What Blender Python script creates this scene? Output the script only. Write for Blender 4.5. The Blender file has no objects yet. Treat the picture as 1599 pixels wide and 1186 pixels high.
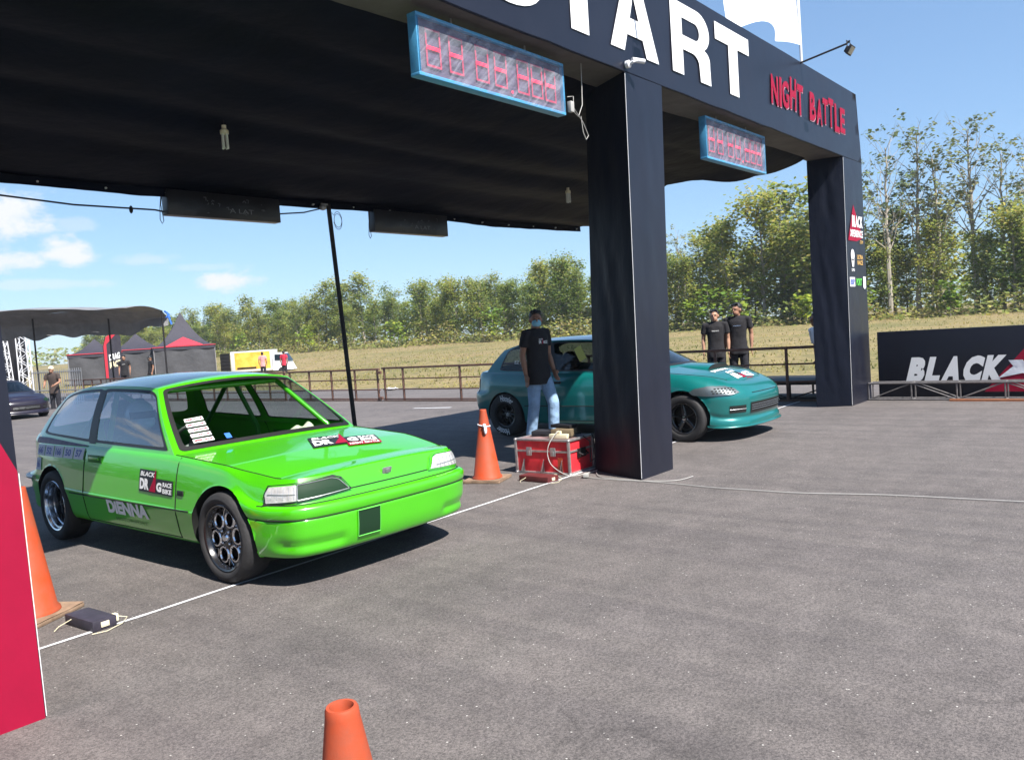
import bpy, bmesh, math, random
import numpy as np
from mathutils import Vector, Matrix, noise
random.seed(7)
C = bpy.context.scene.collection
SC = bpy.context.scene
PI = math.pi
# ------------------------------------------------------------------ camera
cam_d = bpy.data.cameras.new('camera'); cam = bpy.data.objects.new('camera', cam_d); C.objects.link(cam)
F_ = Vector((.770175, .635372, -.055984)).normalized()
R_ = Vector((.632085, -.772045, -.066448)); R_ = (R_ - F_*R_.dot(F_)).normalized(); U_ = R_.cross(F_)
cam.matrix_world = Matrix(((R_.x, U_.x, -F_.x, 0), (R_.y, U_.y, -F_.y, 0), (R_.z, U_.z, -F_.z, 1.42), (0, 0, 0, 1)))
cam_d.lens = 36*1280/1599; cam_d.sensor_width = 36; cam_d.clip_end = 3000; cam_d.clip_start = .05
SC.camera = cam
# ------------------------------------------------------------------ world, sun, exposure
SH = Vector((.14, .76, -1)).normalized()          # direction the sunlight travels
elev = math.asin(-SH.z)
w = bpy.data.worlds.new('World'); SC.world = w; w.use_nodes = True
nt = w.node_tree; nt.nodes.clear()
N = nt.nodes.new; L = nt.links.new
sky = N('ShaderNodeTexSky'); sky.sky_type = 'NISHITA'; sky.sun_disc = False
sky.sun_elevation = elev
sky.sun_rotation = math.atan2(-SH.x, -SH.y)
sky.air_density = 1.0; sky.dust_density = .15; sky.ozone_density = 3.5; sky.altitude = 300
bg = N('ShaderNodeBackground'); bg.inputs[1].default_value = .068
out = N('ShaderNodeOutputWorld')
# small cumulus low on the left, as soft blobs broken by noise at infinity
tc = N('ShaderNodeTexCoord')
nz = N('ShaderNodeTexNoise'); nz.inputs['Scale'].default_value = 26; nz.inputs['Detail'].default_value = 6; nz.inputs['Roughness'].default_value = .62
mp = N('ShaderNodeMapping'); mp.inputs['Scale'].default_value = (1, 1, 1.8); L(tc.outputs['Generated'], mp.inputs[0]); L(mp.outputs[0], nz.inputs['Vector'])
acc = None
for (dx, dy, dz), rw, rh, k in (((.322, .934, .158), .056, .027, 1.0), ((.381, .917, .118), .032, .015, 1.0), ((.335, .935, .109), .048, .013, .9), ((.392, .908, .147), .026, .008, .3),
                                ((.448, .888, .108), .032, .007, .35), ((.527, .846, .081), .038, .013, 1.0), ((.30, .95, .20), .05, .012, .3), ((.36, .93, .085), .07, .006, .35), ((.2, .96, .17), .09, .03, .9), ((.5, .86, .098), .05, .005, .25), ((.0, .97, .2), .12, .04, .8), ((-.5, .8, .25), .16, .05, .8), ((.3,-.9,.3), .2, .06, .8), ((-.9,-.3,.22), .2, .05, .8)):
    s = N('ShaderNodeVectorMath'); s.operation = 'SUBTRACT'; L(tc.outputs['Generated'], s.inputs[0])
    v = Vector((dx, dy, dz)).normalized(); s.inputs[1].default_value = v
    hx = Vector((v.y, -v.x, 0)).normalized()
    d1 = N('ShaderNodeVectorMath'); d1.operation = 'DOT_PRODUCT'; L(s.outputs[0], d1.inputs[0]); d1.inputs[1].default_value = hx/rw
    d2 = N('ShaderNodeVectorMath'); d2.operation = 'DOT_PRODUCT'; L(s.outputs[0], d2.inputs[0]); d2.inputs[1].default_value = (0, 0, 1/rh)
    d3 = N('ShaderNodeVectorMath'); d3.operation = 'DOT_PRODUCT'; L(s.outputs[0], d3.inputs[0]); d3.inputs[1].default_value = v*3.0
    cb = N('ShaderNodeCombineXYZ'); L(d1.outputs['Value'], cb.inputs[0]); L(d2.outputs['Value'], cb.inputs[1]); L(d3.outputs['Value'], cb.inputs[2])
    ln = N('ShaderNodeVectorMath'); ln.operation = 'LENGTH'; L(cb.outputs[0], ln.inputs[0])
    a = N('ShaderNodeMath'); a.operation = 'MULTIPLY_ADD'; L(nz.outputs['Fac'], a.inputs[0]); a.inputs[1].default_value = -2.6; L(ln.outputs['Value'], a.inputs[2])
    m = N('ShaderNodeMapRange'); m.interpolation_type = 'SMOOTHSTEP'; L(a.outputs[0], m.inputs[0]); m.inputs[1].default_value = -.1; m.inputs[2].default_value = -.95; m.inputs[3].default_value = 0; m.inputs[4].default_value = k
    if acc is None: acc = m.outputs[0]
    else:
        mx = N('ShaderNodeMath'); mx.operation = 'MAXIMUM'; L(acc, mx.inputs[0]); L(m.outputs[0], mx.inputs[1]); acc = mx.outputs[0]
mix = N('ShaderNodeMixRGB'); sc_ = N('ShaderNodeMixRGB'); sc_.blend_type = 'MULTIPLY'; sc_.inputs[0].default_value = 1; L(sky.outputs[0], sc_.inputs[1]); sc_.inputs[2].default_value = (.15, .15, .15, 1)
gm = N('ShaderNodeGamma'); gm.inputs[1].default_value = .6; L(sc_.outputs[0], gm.inputs[0])
tn_ = N('ShaderNodeMixRGB'); tn_.blend_type = 'MULTIPLY'; tn_.inputs[0].default_value = 1; L(gm.outputs[0], tn_.inputs[1]); tn_.inputs[2].default_value = (.70/.15, .885/.15, 1.09/.15, 1)
L(acc, mix.inputs[0]); L(tn_.outputs[0], mix.inputs[1]); mix.inputs[2].default_value = (6.5, 6.7, 7.0, 1)
L(mix.outputs[0], bg.inputs[0]); L(bg.outputs[0], out.inputs[0])
sd = bpy.data.lights.new('sun', 'SUN'); sd.energy = 5.0; sd.angle = math.radians(.5); sd.color = (1, .955, .89)
so = bpy.data.objects.new('sun', sd); C.objects.link(so); so.location = (0, 0, 30)
so.rotation_euler = SH.to_track_quat('-Z', 'Y').to_euler()
SC.view_settings.view_transform = 'Standard'; SC.view_settings.look = 'None'; SC.view_settings.gamma = 1
SC.view_settings.exposure = 1.13
SC.cycles.max_bounces = 8; SC.cycles.transparent_max_bounces = 24; SC.cycles.use_denoising = True
# ------------------------------------------------------------------ materials
def nodes(m):
    m.use_nodes = True; t = m.node_tree
    return t, t.nodes['Principled BSDF']
def setp(b, **k):
    for a, v in k.items():
        a = a.replace('_', ' ')
        if isinstance(v, tuple) and len(v) == 3: v = (*v, 1)
        b.inputs[a].default_value = v
def mat(name, col, rough=.5, metal=0, var=0, scale=8, bump=0, bscale=60, coat=0, spec=.5, sheen=0, var2=None, emit=0, bdist=.01, stretch=None, rvar=0):
    """principled material with procedural colour variation, roughness variation and bump"""
    m = bpy.data.materials.new(name); t, b = nodes(m)
    setp(b, Base_Color=col, Roughness=rough, Metallic=metal, Coat_Weight=coat, Coat_Roughness=.04, Specular_IOR_Level=spec)
    if sheen: setp(b, Sheen_Weight=sheen)
    if emit: setp(b, Emission_Color=col, Emission_Strength=emit)
    tcn = t.nodes.new('ShaderNodeTexCoord'); vec = tcn.outputs['Object']
    if stretch:
        mpn = t.nodes.new('ShaderNodeMapping'); mpn.inputs['Scale'].default_value = stretch; t.links.new(vec, mpn.inputs[0]); vec = mpn.outputs[0]
    if var or rvar:
        n = t.nodes.new('ShaderNodeTexNoise'); n.inputs['Scale'].default_value = scale; n.inputs['Detail'].default_value = 7; n.inputs['Roughness'].default_value = .65
        t.links.new(vec, n.inputs['Vector'])
        if var:
            r = t.nodes.new('ShaderNodeMixRGB'); mr = t.nodes.new('ShaderNodeMapRange'); mr.inputs[1].default_value = .3; mr.inputs[2].default_value = .7
            t.links.new(n.outputs['Fac'], mr.inputs[0]); t.links.new(mr.outputs[0], r.inputs[0])
            c2 = var2 if var2 else tuple(min(1, c*(1+var)) for c in col); c1 = col if var2 else tuple(c*(1-var) for c in col)
            r.inputs[1].default_value = (*c1, 1); r.inputs[2].default_value = (*c2, 1); t.links.new(r.outputs[0], b.inputs['Base Color'])
        if rvar:
            q = t.nodes.new('ShaderNodeMapRange'); q.inputs[1].default_value = .3; q.inputs[2].default_value = .7; q.inputs[3].default_value = max(.02, rough-rvar); q.inputs[4].default_value = rough+rvar
            t.links.new(n.outputs['Fac'], q.inputs[0]); t.links.new(q.outputs[0], b.inputs['Roughness'])
    if bump:
        n2 = t.nodes.new('ShaderNodeTexNoise'); n2.inputs['Scale'].default_value = bscale; n2.inputs['Detail'].default_value = 5
        t.links.new(vec, n2.inputs['Vector']); bp = t.nodes.new('ShaderNodeBump'); bp.inputs['Strength'].default_value = bump; bp.inputs['Distance'].default_value = bdist
        t.links.new(n2.outputs['Fac'], bp.inputs['Height']); t.links.new(bp.outputs[0], b.inputs['Normal'])
    return m
def glass(name, tint=(.75, .8, .85), refl=.9, base=.04):
    m = bpy.data.materials.new(name); m.use_nodes = True; t = m.node_tree; t.nodes.clear(); n = t.nodes.new
    tr = n('ShaderNodeBsdfTransparent'); tr.inputs[0].default_value = (*tint, 1)
    gl = n('ShaderNodeBsdfGlossy'); gl.inputs['Roughness'].default_value = .03; gl.inputs[0].default_value = (refl, refl, refl, 1)
    lw = n('ShaderNodeLayerWeight'); lw.inputs[0].default_value = .5; fr = n('ShaderNodeMath'); fr.operation = 'POWER'; fr.inputs[1].default_value = 4.5; t.links.new(lw.outputs['Facing'], fr.inputs[0])
    ad = n('ShaderNodeMath'); ad.operation = 'ADD'; ad.inputs[1].default_value = base; t.links.new(fr.outputs[0], ad.inputs[0])
    mx = n('ShaderNodeMixShader'); t.links.new(ad.outputs[0], mx.inputs[0]); t.links.new(tr.outputs[0], mx.inputs[1]); t.links.new(gl.outputs[0], mx.inputs[2])
    o = n('ShaderNodeOutputMaterial'); t.links.new(mx.outputs[0], o.inputs[0]); return m
M = {}
M['green'] = mat('green_paint', (.058, .425, .002), .32, coat=1, var=.04, scale=3)
M['green'].node_tree.nodes['Principled BSDF'].inputs['Coat IOR'].default_value = 1.65
M['greendark'] = mat('shaded_green_and_print', (.018, .17, .006), .5, var=.12, scale=5)  # darker copy of the car green: cabin shade put into the colour
M['teal'] = mat('teal_paint', (.003, .145, .138), .32, metal=.2, coat=1, var=.06, scale=4)
M['maroon'] = mat('dark_maroon_paint', (.010, .006, .016), .35, coat=.5, var=.1)
M['blk'] = mat('black_plastic', (.012, .012, .013), .45, var=.2)
M['gap'] = mat('dark_gap', (.004, .005, .004), .8)
M['rub'] = mat('tyre_rubber', (.022, .021, .022), .78, var=.35, scale=9, bump=.25, bscale=50)
M['lett'] = mat('white_lettering', (.78, .78, .78), .5, var=.05)
M['chrome'] = mat('polished_metal', (.72, .73, .76), .16, metal=1, rvar=.06)
M['rimblk'] = mat('black_rim', (.012, .012, .014), .25, coat=.6)
M['lens'] = mat('clear_lamp', (.42, .41, .40), .12, coat=1, var=.25, scale=30, spec=.8)
M['darklens'] = mat('dark_lamp_inside', (.008, .030, .012), .6, spec=.25)
M['gin'] = glass('windscreen_glass', (.84, .93, .88), .85, .065)
M['gside'] = glass('side_glass', (.74, .80, .88), .9, .24)
M['gdark'] = glass('tinted_glass', (.10, .13, .15), .9, .03)
M['seat'] = mat('seat_fabric', (.02, .02, .025), .85, var=.2, bump=.3)
M['asph'] = None
M['satin'] = mat('black_banner_vinyl', (.010, .0115, .021), .38, var=.18, scale=1.3, bump=.06, bscale=3.5, spec=.38, rvar=.05, bdist=.05)
M['fabric'] = mat('black_wrap_fabric', (.004, .006, .014), .48, var=.1, scale=1.2, bump=.35, bscale=1.6, spec=.16, bdist=.08, stretch=(1.5, 1.5, .6))
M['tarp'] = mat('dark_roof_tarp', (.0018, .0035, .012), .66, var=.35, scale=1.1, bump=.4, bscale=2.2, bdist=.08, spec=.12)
M['white'] = mat('white_print', (.76, .76, .76), .5, var=.02)
M['red'] = mat('red_print', (.27, .002, .027), .6, var=.06, spec=.25)
M['cone'] = mat('orange_cone_plastic', (.46, .052, .010), .6, spec=.3, var=.25, scale=6, var2=(.30, .075, .04), bump=.1, bscale=40)
M['conebase'] = mat('worn_cone_base', (.22, .145, .095), .85, var=.35, scale=14, bump=.3)
M['tape'] = mat('white_tape', (.62, .62, .64), .6, var=.15, scale=12)
M['steel'] = mat('galvanised_steel', (.42, .42, .43), .42, metal=.8, var=.2, scale=20)
M['rust'] = mat('rusty_brown_steel', (.085, .045, .035), .75, var=.5, scale=14, bump=.3, var2=(.16, .075, .05))
M['dkst'] = mat('dark_steel', (.02, .018, .02), .55, metal=.4, var=.4, scale=15)
M['casered'] = mat('red_case_panel', (.70, .030, .042), .45, var=.22, scale=7, bump=.1)
M['alu'] = mat('worn_aluminium', (.42, .40, .40), .45, metal=.7, var=.3, scale=25, bump=.2)
M['caset'] = mat('worn_case_top', (.33, .20, .20), .6, var=.5, scale=8, var2=(.12, .09, .09))
M['cream'] = mat('cream_plastic', (.66, .60, .42), .5, var=.05)
M['bluef'] = mat('blue_painted_frame', (.07, .29, .50), .45, var=.16, scale=14, bump=.15)
M['clockface'] = mat('clock_backing', (.10, .075, .12), .4, var=.25, scale=4, bump=.8, bscale=6, bdist=.03, stretch=(1, 1, 3))
M['segdim'] = mat('unlit_red_segment', (.50, .03, .085), .5)
M['seglit'] = mat('lit_red_segment', (.9, .01, .05), .5, emit=.8)
M['skin'] = mat('skin', (.30, .155, .10), .55, var=.08, spec=.35)
M['skin2'] = mat('skin_light', (.38, .21, .14), .55, var=.08, spec=.35)
M['hair'] = mat('black_hair', (.008, .007, .007), .5, bump=.6, bscale=90)
M['tee'] = mat('black_cotton', (.010, .009, .012), .9, var=.2, bump=.5, bscale=9, bdist=.03)
M['jean'] = mat('light_blue_denim', (.22, .34, .50), .85, var=.22, scale=11, bump=.6, bscale=12, bdist=.03)
M['trou'] = mat('dark_trousers', (.012, .012, .018), .85, var=.2, bump=.4, bscale=9, bdist=.03)
M['mask'] = mat('blue_face_mask', (.22, .48, .60), .8, var=.05)
M['eye'] = mat('dark_eye', (.02, .012, .01), .3)
M['wht'] = mat('white_cloth', (.68, .69, .74), .8, var=.06, bump=.4, bscale=8, bdist=.03)
M['redc'] = mat('red_cloth', (.50, .02, .05), .8, var=.1)
M['pink'] = mat('pink_cloth', (.55, .26, .26), .8, var=.1)
M['bluec'] = mat('blue_plastic', (.03, .14, .55), .5)
M['paper'] = mat('crumpled_towel', (.55, .53, .42), .9, var=.12, bump=.5, bscale=20)
M['tent'] = mat('dark_tent_cloth', (.026, .024, .036), .75, var=.15, scale=2, bump=.4, bscale=3, bdist=.1)
M['mesh'] = mat('grey_tent_wall', (.052, .052, .058), .8, var=.2, scale=2, bump=.4, bscale=3, bdist=.1)
M['tarpg'] = mat('grey_tarpaulin', (.19, .19, .195), .6, var=.25, scale=1.2, bump=.7, bscale=2.5, bdist=.15)
M['yel'] = mat('orange_yellow_print', (.78, .30, .02), .5, var=.5, scale=1.6, var2=(.85, .66, .12))
M['vanw'] = mat('white_van_paint', (.66, .66, .68), .35, coat=.5)
M['bark'] = mat('grey_bark', (.32, .28, .23), .9, var=.35, scale=6, bump=.6, bscale=14, stretch=(1, 1, .25))
M['yell'] = mat('yellow_note', (.62, .60, .16), .7)
M['gold'] = mat('gold_print', (.60, .36, .10), .5)
M['lime'] = mat('green_print', (.10, .50, .06), .5)
M['navy'] = mat('blue_print', (.10, .14, .42), .5)
M['cfl'] = mat('unlit_white_tube', (.62, .62, .56), .35)
M['cable'] = mat('black_cable', (.012, .012, .014), .6)
M['wcable'] = mat('white_cable', (.36, .35, .33), .6)
M['blueg'] = mat('tail_lamp_red', (.35, .012, .02), .2, coat=1)
def wrapmat():
    m = bpy.data.materials.new('wrinkled_clear_film'); m.use_nodes = True; t = m.node_tree; t.nodes.clear(); n = t.nodes.new
    tr = n('ShaderNodeBsdfTransparent'); tr.inputs[0].default_value = (.93, .93, .95, 1)
    gl = n('ShaderNodeBsdfPrincipled'); gl.inputs['Base Color'].default_value = (.55, .58, .66, 1); gl.inputs['Roughness'].default_value = .22
    co = n('ShaderNodeTexCoord'); mp_ = n('ShaderNodeMapping'); mq = n('ShaderNodeMapping'); mq.inputs['Rotation'].default_value = (0, .75, 0); t.links.new(co.outputs['Object'], mq.inputs[0]); mp_.inputs['Scale'].default_value = (1.1, 1, 7); t.links.new(mq.outputs[0], mp_.inputs[0])
    nn = n('ShaderNodeTexNoise'); nn.inputs['Scale'].default_value = 2.2; nn.inputs['Detail'].default_value = 5; nn.inputs['Distortion'].default_value = .5; t.links.new(mp_.outputs[0], nn.inputs['Vector'])
    bp = n('ShaderNodeBump'); bp.inputs['Strength'].default_value = 1; bp.inputs['Distance'].default_value = .03; t.links.new(nn.outputs['Fac'], bp.inputs['Height']); t.links.new(bp.outputs[0], gl.inputs['Normal'])
    mr = n('ShaderNodeMapRange'); mr.inputs[1].default_value = .40; mr.inputs[2].default_value = .75; mr.inputs[3].default_value = .10; mr.inputs[4].default_value = .34; t.links.new(nn.outputs['Fac'], mr.inputs[0])
    mx = n('ShaderNodeMixShader'); t.links.new(mr.outputs[0], mx.inputs[0]); t.links.new(tr.outputs[0], mx.inputs[1]); t.links.new(gl.outputs[0], mx.inputs[2])
    o = n('ShaderNodeOutputMaterial'); t.links.new(mx.outputs[0], o.inputs[0]); return m
M['wrap'] = wrapmat()
# ------------------------------------------------------------------ mesh helpers
def tag(o, label=None, cat=None, group=None, kind=None):
    if label: o['label'] = label
    if cat: o['category'] = cat
    if group: o['group'] = group
    if kind: o['kind'] = kind
    return o
def empty(name, loc=(0, 0, 0), rz=0, label=None, cat=None, group=None):
    o = bpy.data.objects.new(name, None); C.objects.link(o); o.location = loc; o.rotation_euler = (0, 0, rz); o.empty_display_size = .2
    return tag(o, label, cat, group)
def link_mesh(name, me, m, parent=None, smooth=True, ang=40):
    for x in (m if isinstance(m, (list, tuple)) else [m]): me.materials.append(x)
    if smooth:
        for p in me.polygons: p.use_smooth = True
        try: me.set_sharp_from_angle(angle=math.radians(ang))
        except Exception: pass
    o = bpy.data.objects.new(name, me); C.objects.link(o)
    if parent: o.parent = parent
    return o
class MB:
    def __init__(s): s.v = []; s.f = []; s.mi = []; s.cur = 0
    def add(s, vs, fs, xf=None):
        b = len(s.v)
        if xf is not None: vs = [xf @ Vector(v) for v in vs]
        s.v += [tuple(v) for v in vs]; s.f += [tuple(b+i for i in f) for f in fs]; s.mi += [s.cur]*len(fs); return s
    def box(s, c, d, rot=None, bev=0):
        x, y, z = (q/2 for q in d)
        if bev:
            b = min(bev, x*.9, y*.9, z*.9); vs = []; bm = bmesh.new(); bmesh.ops.create_cube(bm, size=1)
            for v in bm.verts: v.co = Vector((v.co.x*d[0], v.co.y*d[1], v.co.z*d[2]))
            bmesh.ops.bevel(bm, geom=bm.edges[:], offset=b, segments=2, profile=.6, affect='EDGES'); bm.verts.index_update()
            vs = [v.co.copy() for v in bm.verts]; fs = [tuple(v.index for v in f.verts) for f in bm.faces]; bm.free()
        else:
            vs = [Vector((i*x, j*y, k*z)) for i in (-1, 1) for j in (-1, 1) for k in (-1, 1)]
            fs = [(0, 1, 3, 2), (4, 6, 7, 5), (0, 4, 5, 1), (2, 3, 7, 6), (0, 2, 6, 4), (1, 5, 7, 3)]
        xf = Matrix.Translation(c) @ (rot.to_4x4() if rot is not None else Matrix())
        return s.add(vs, fs, xf)
    def hexa(s, p):  # 8 corners: bottom 4 ccw, top 4 ccw
        return s.add(p, [(3, 2, 1, 0), (4, 5, 6, 7), (0, 1, 5, 4), (1, 2, 6, 5), (2, 3, 7, 6), (3, 0, 4, 7)])
    def tube(s, pts, r, n=8, caps=True, flat=None, closed=False):
        pts = [Vector(p) for p in pts]; m = len(pts); rr = r if isinstance(r, (list, tuple)) else [r]*m
        prev = None; vs = []
        for i, p in enumerate(pts):
            t = (pts[min(i+1, m-1)]-pts[max(i-1, 0)])
            if closed: t = pts[(i+1) % m]-pts[i-1]
            t = t.normalized() if t.length > 1e-9 else Vector((0, 0, 1))
            if prev is None:
                a = Vector((0, 0, 1)) if abs(t.z) < .9 else Vector((1, 0, 0)); u = t.cross(a).normalized()
            else: u = (prev - t*prev.dot(t)).normalized()
            prev = u; wv = t.cross(u)
            for k in range(n):
                a = 2*PI*k/n; vs.append(p + (u*math.cos(a)*(flat if flat else 1) + wv*math.sin(a))*rr[i])
        fs = []
        for i in range(m if closed else m-1):
            j = (i+1) % m
            for k in range(n): fs.append((i*n+k, i*n+(k+1) % n, j*n+(k+1) % n, j*n+k))
        if caps and not closed: fs += [tuple(range(n-1, -1, -1)), tuple((m-1)*n+k for k in range(n))]
        return s.add(vs, fs)
    def cyl(s, a, b, r, n=16, r2=None): return s.tube([a, b], [r, r if r2 is None else r2], n)
    def lathe(s, prof, n=32, xf=None, a0=0, a1=2*PI):
        full = abs(a1-a0-2*PI) < 1e-6; k = n if full else n+1; vs = []
        for (r, z) in prof:
            for i in range(k):
                a = a0+(a1-a0)*i/n; vs.append(Vector((r*math.cos(a), r*math.sin(a), z)))
        fs = []
        for j in range(len(prof)-1):
            for i in range(n):
                i2 = (i+1) % k; fs.append((j*k+i, j*k+i2, (j+1)*k+i2, (j+1)*k+i))
        return s.add(vs, fs, xf)
    def ell(s, c, r, n=16, m=10, rot=None):
        vs = []; fs = []
        for j in range(m+1):
            ph = PI*j/m
            for i in range(n): a = 2*PI*i/n; vs.append(Vector((math.sin(ph)*math.cos(a)*r[0], math.sin(ph)*math.sin(a)*r[1], math.cos(ph)*r[2])))
        for j in range(m):
            for i in range(n): fs.append((j*n+i, (j+1)*n+i, (j+1)*n+(i+1) % n, j*n+(i+1) % n))
        xf = Matrix.Translation(c) @ (rot.to_4x4() if rot is not None else Matrix())
        return s.add(vs, fs, xf)
    def grid(s, fn, nu, nv, flip=False):
        vs = [fn(i/nu, j/nv) for j in range(nv+1) for i in range(nu+1)]; k = nu+1
        fs = [(j*k+i, j*k+i+1, (j+1)*k+i+1, (j+1)*k+i) for j in range(nv) for i in range(nu)]
        if flip: fs = [f[::-1] for f in fs]
        return s.add(vs, fs)
    def prism(s, poly, d, xf=None):  # poly in xz plane, thickness along y
        n = len(poly); vs = [(x, 0, z) for x, z in poly]+[(x, d, z) for x, z in poly]
        fs = [tuple(range(n)), tuple(range(2*n-1, n-1, -1))]+[(i, i+n, (i+1) % n+n, (i+1) % n) for i in range(n)]
        return s.add(vs, fs, xf)
    def build(s, name, m, parent=None, smooth=True, ang=40, fix=True):
        me = bpy.data.meshes.new(name); me.from_pydata(s.v, [], s.f)
        if isinstance(m, (list, tuple)): me.polygons.foreach_set('material_index', s.mi)
        if fix:
            bm = bmesh.new(); bm.from_mesh(me); bmesh.ops.remove_doubles(bm, verts=bm.verts, dist=1e-5); bmesh.ops.recalc_face_normals(bm, faces=bm.faces); bm.to_mesh(me); bm.free()
        return link_mesh(name, me, m, parent, smooth, ang)
def remesh(mb, name, m, parent=None, vox=.012, sm=3):
    """fuse overlapping closed shapes into one continuous surface"""
    me = bpy.data.meshes.new('tmp'); me.from_pydata(mb.v, [], mb.f)
    bm = bmesh.new(); bm.from_mesh(me); bmesh.ops.remove_doubles(bm, verts=bm.verts, dist=1e-6); bmesh.ops.recalc_face_normals(bm, faces=bm.faces); bm.to_mesh(me); bm.free()
    o = bpy.data.objects.new('tmp', me); C.objects.link(o)
    r = o.modifiers.new('r', 'REMESH'); r.mode = 'VOXEL'; r.voxel_size = vox
    if sm: q = o.modifiers.new('s', 'SMOOTH'); q.iterations = sm; q.factor = .5
    dg = bpy.context.evaluated_depsgraph_get(); dg.update(); e = o.evaluated_get(dg)
    me2 = bpy.data.meshes.new_from_object(e); me2.name = name; me2.materials.clear()
    bpy.data.objects.remove(o); bpy.data.meshes.remove(me)
    return link_mesh(name, me2, m, parent, True, 180)
_tc = {}
def text2d(txt, bold=.02, shear=0, size=1, spacing=1.0):
    """2-D filled outline of a text: (verts, faces, width); origin lower left, cap height about .73*size"""
    k = (txt, bold, shear, size, spacing)
    if k in _tc: return _tc[k]
    cu = bpy.data.curves.new('t', 'FONT'); cu.body = txt; cu.offset = bold; cu.shear = shear; cu.size = size; cu.space_character = spacing; cu.resolution_u = 3; cu.fill_mode = 'FRONT'
    o = bpy.data.objects.new('t', cu); C.objects.link(o)
    dg = bpy.context.evaluated_depsgraph_get(); dg.update(); me = bpy.data.meshes.new_from_object(o.evaluated_get(dg))
    vs = [(v.co.x, v.co.y) for v in me.vertices]; fs = [tuple(p.vertices) for p in me.polygons]
    bpy.data.objects.remove(o); bpy.data.meshes.remove(me); bpy.data.curves.remove(cu)
    if vs:
        x0 = min(v[0] for v in vs); y0 = min(v[1] for v in vs); x1 = max(v[0] for v in vs); y1 = max(v[1] for v in vs)
        vs = [((x-x0)/(x1-x0), (y-y0)/(y1-y0)) for x, y in vs]
    _tc[k] = (vs, fs); return _tc[k]
def fillpoly(loops):
    """2-D fill of outer loop and holes with a flat curve"""
    cu = bpy.data.curves.new('t', 'CURVE'); cu.dimensions = '2D'; cu.fill_mode = 'FRONT'
    for lp in loops:
        sp = cu.splines.new('POLY'); sp.points.add(len(lp)-1); sp.use_cyclic_u = True
        for p, q in zip(sp.points, lp): p.co = (q[0], q[1], 0, 1)
    o = bpy.data.objects.new('t', cu); C.objects.link(o); dg = bpy.context.evaluated_depsgraph_get(); dg.update()
    me = bpy.data.meshes.new_from_object(o.evaluated_get(dg)); vs = [(v.co.x, v.co.y) for v in me.vertices]; fs = [tuple(p.vertices) for p in me.polygons]
    bpy.data.objects.remove(o); bpy.data.meshes.remove(me); bpy.data.curves.remove(cu); return vs, fs
def decal(mb, txt, fn, u0, v0, w, h, bold=.03, shear=0, off=0.004, curve=None):
    """map a text into the rectangle (u0,v0,w,h) of a surface function fn(u,v,offset)"""
    vs, fs = text2d(txt, bold, shear)
    mb.add([fn(u0+x*w+(shear and 0), v0+y*h, off) for x, y in vs], fs); return mb
def rpoly(x0, y0, x1, y1, r, n=5):
    if isinstance(r, (int, float)): r = (r,)*4
    P = []
    for (cx, cy, a, q) in ((x1-r[0], y1-r[0], 0, r[0]), (x0+r[1], y1-r[1], 90, r[1]), (x0+r[2], y0+r[2], 180, r[2]), (x1-r[3], y0+r[3], 270, r[3])):
        for i in range(n+1): a_ = math.radians(a+90*i/n); P.append((cx+q*math.cos(a_), cy+q*math.sin(a_)))
    return P
def resample(P, n):
    P = [Vector((p[0], p[1])) for p in P]; m = len(P); L_ = [0]
    for i in range(m): L_.append(L_[-1]+(P[(i+1) % m]-P[i]).length)
    out = []; T = L_[-1]; j = 0
    for k in range(n):
        d = T*k/n
        while L_[j+1] < d-1e-12: j += 1
        t = (d-L_[j])/max(1e-9, L_[j+1]-L_[j]); out.append(P[j].lerp(P[(j+1) % m], t))
    return out
def bypoint(P, c, n):
    """sample a star-shaped polygon by angle round c"""
    res = []
    for k in range(n):
        a = 2*PI*k/n+.0137; d = Vector((math.cos(a), math.sin(a))); best = None
        for i in range(len(P)):
            p = Vector(P[i])-Vector(c); q = Vector(P[(i+1) % len(P)])-Vector(c); e = q-p; den = d.x*e.y-d.y*e.x
            if abs(den) < 1e-12: continue
            t = (p.x*e.y-p.y*e.x)/den; s_ = (p.x*d.y-p.y*d.x)/den
            if t > 0 and -1e-6 <= s_ <= 1+1e-6: best = t if best is None else max(best, t)
        res.append((c[0]+d.x*best, c[1]+d.y*best))
    return res
def ringpatch(mb, fn, outer, inner, n=96, rings=2, c=None):
    if c is None: c = (sum(p[0] for p in inner)/len(inner), sum(p[1] for p in inner)/len(inner))
    # angles of outer corners must be kept: add them
    A = sorted(set([round(math.atan2(p[1]-c[1], p[0]-c[0]) % (2*PI), 6) for p in outer]+[2*PI*k/n for k in range(n)]))
    def hit(P, a):
        d = Vector((math.cos(a), math.sin(a))); best = 0
        for i in range(len(P)):
            p = Vector(P[i])-Vector(c); q = Vector(P[(i+1) % len(P)])-Vector(c); e = q-p; den = d.x*e.y-d.y*e.x
            if abs(den) < 1e-12: continue
            t = (p.x*e.y-p.y*e.x)/den; s_ = (p.x*d.y-p.y*d.x)/den
            if t > 0 and -1e-5 <= s_ <= 1+1e-5: best = max(best, t)
        return c[0]+d.x*best, c[1]+d.y*best
    O = [hit(outer, a) for a in A]; I = [hit(inner, a) for a in A]; k = len(A); vs = []
    for r in range(rings+1):
        t = r/rings
        for o_, i_ in zip(O, I): vs.append(fn(o_[0]*(1-t)+i_[0]*t, o_[1]*(1-t)+i_[1]*t))
    fs = [(r*k+i, r*k+(i+1) % k, (r+1)*k+(i+1) % k, (r+1)*k+i) for r in range(rings) for i in range(k)]
    mb.add(vs, fs)
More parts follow.
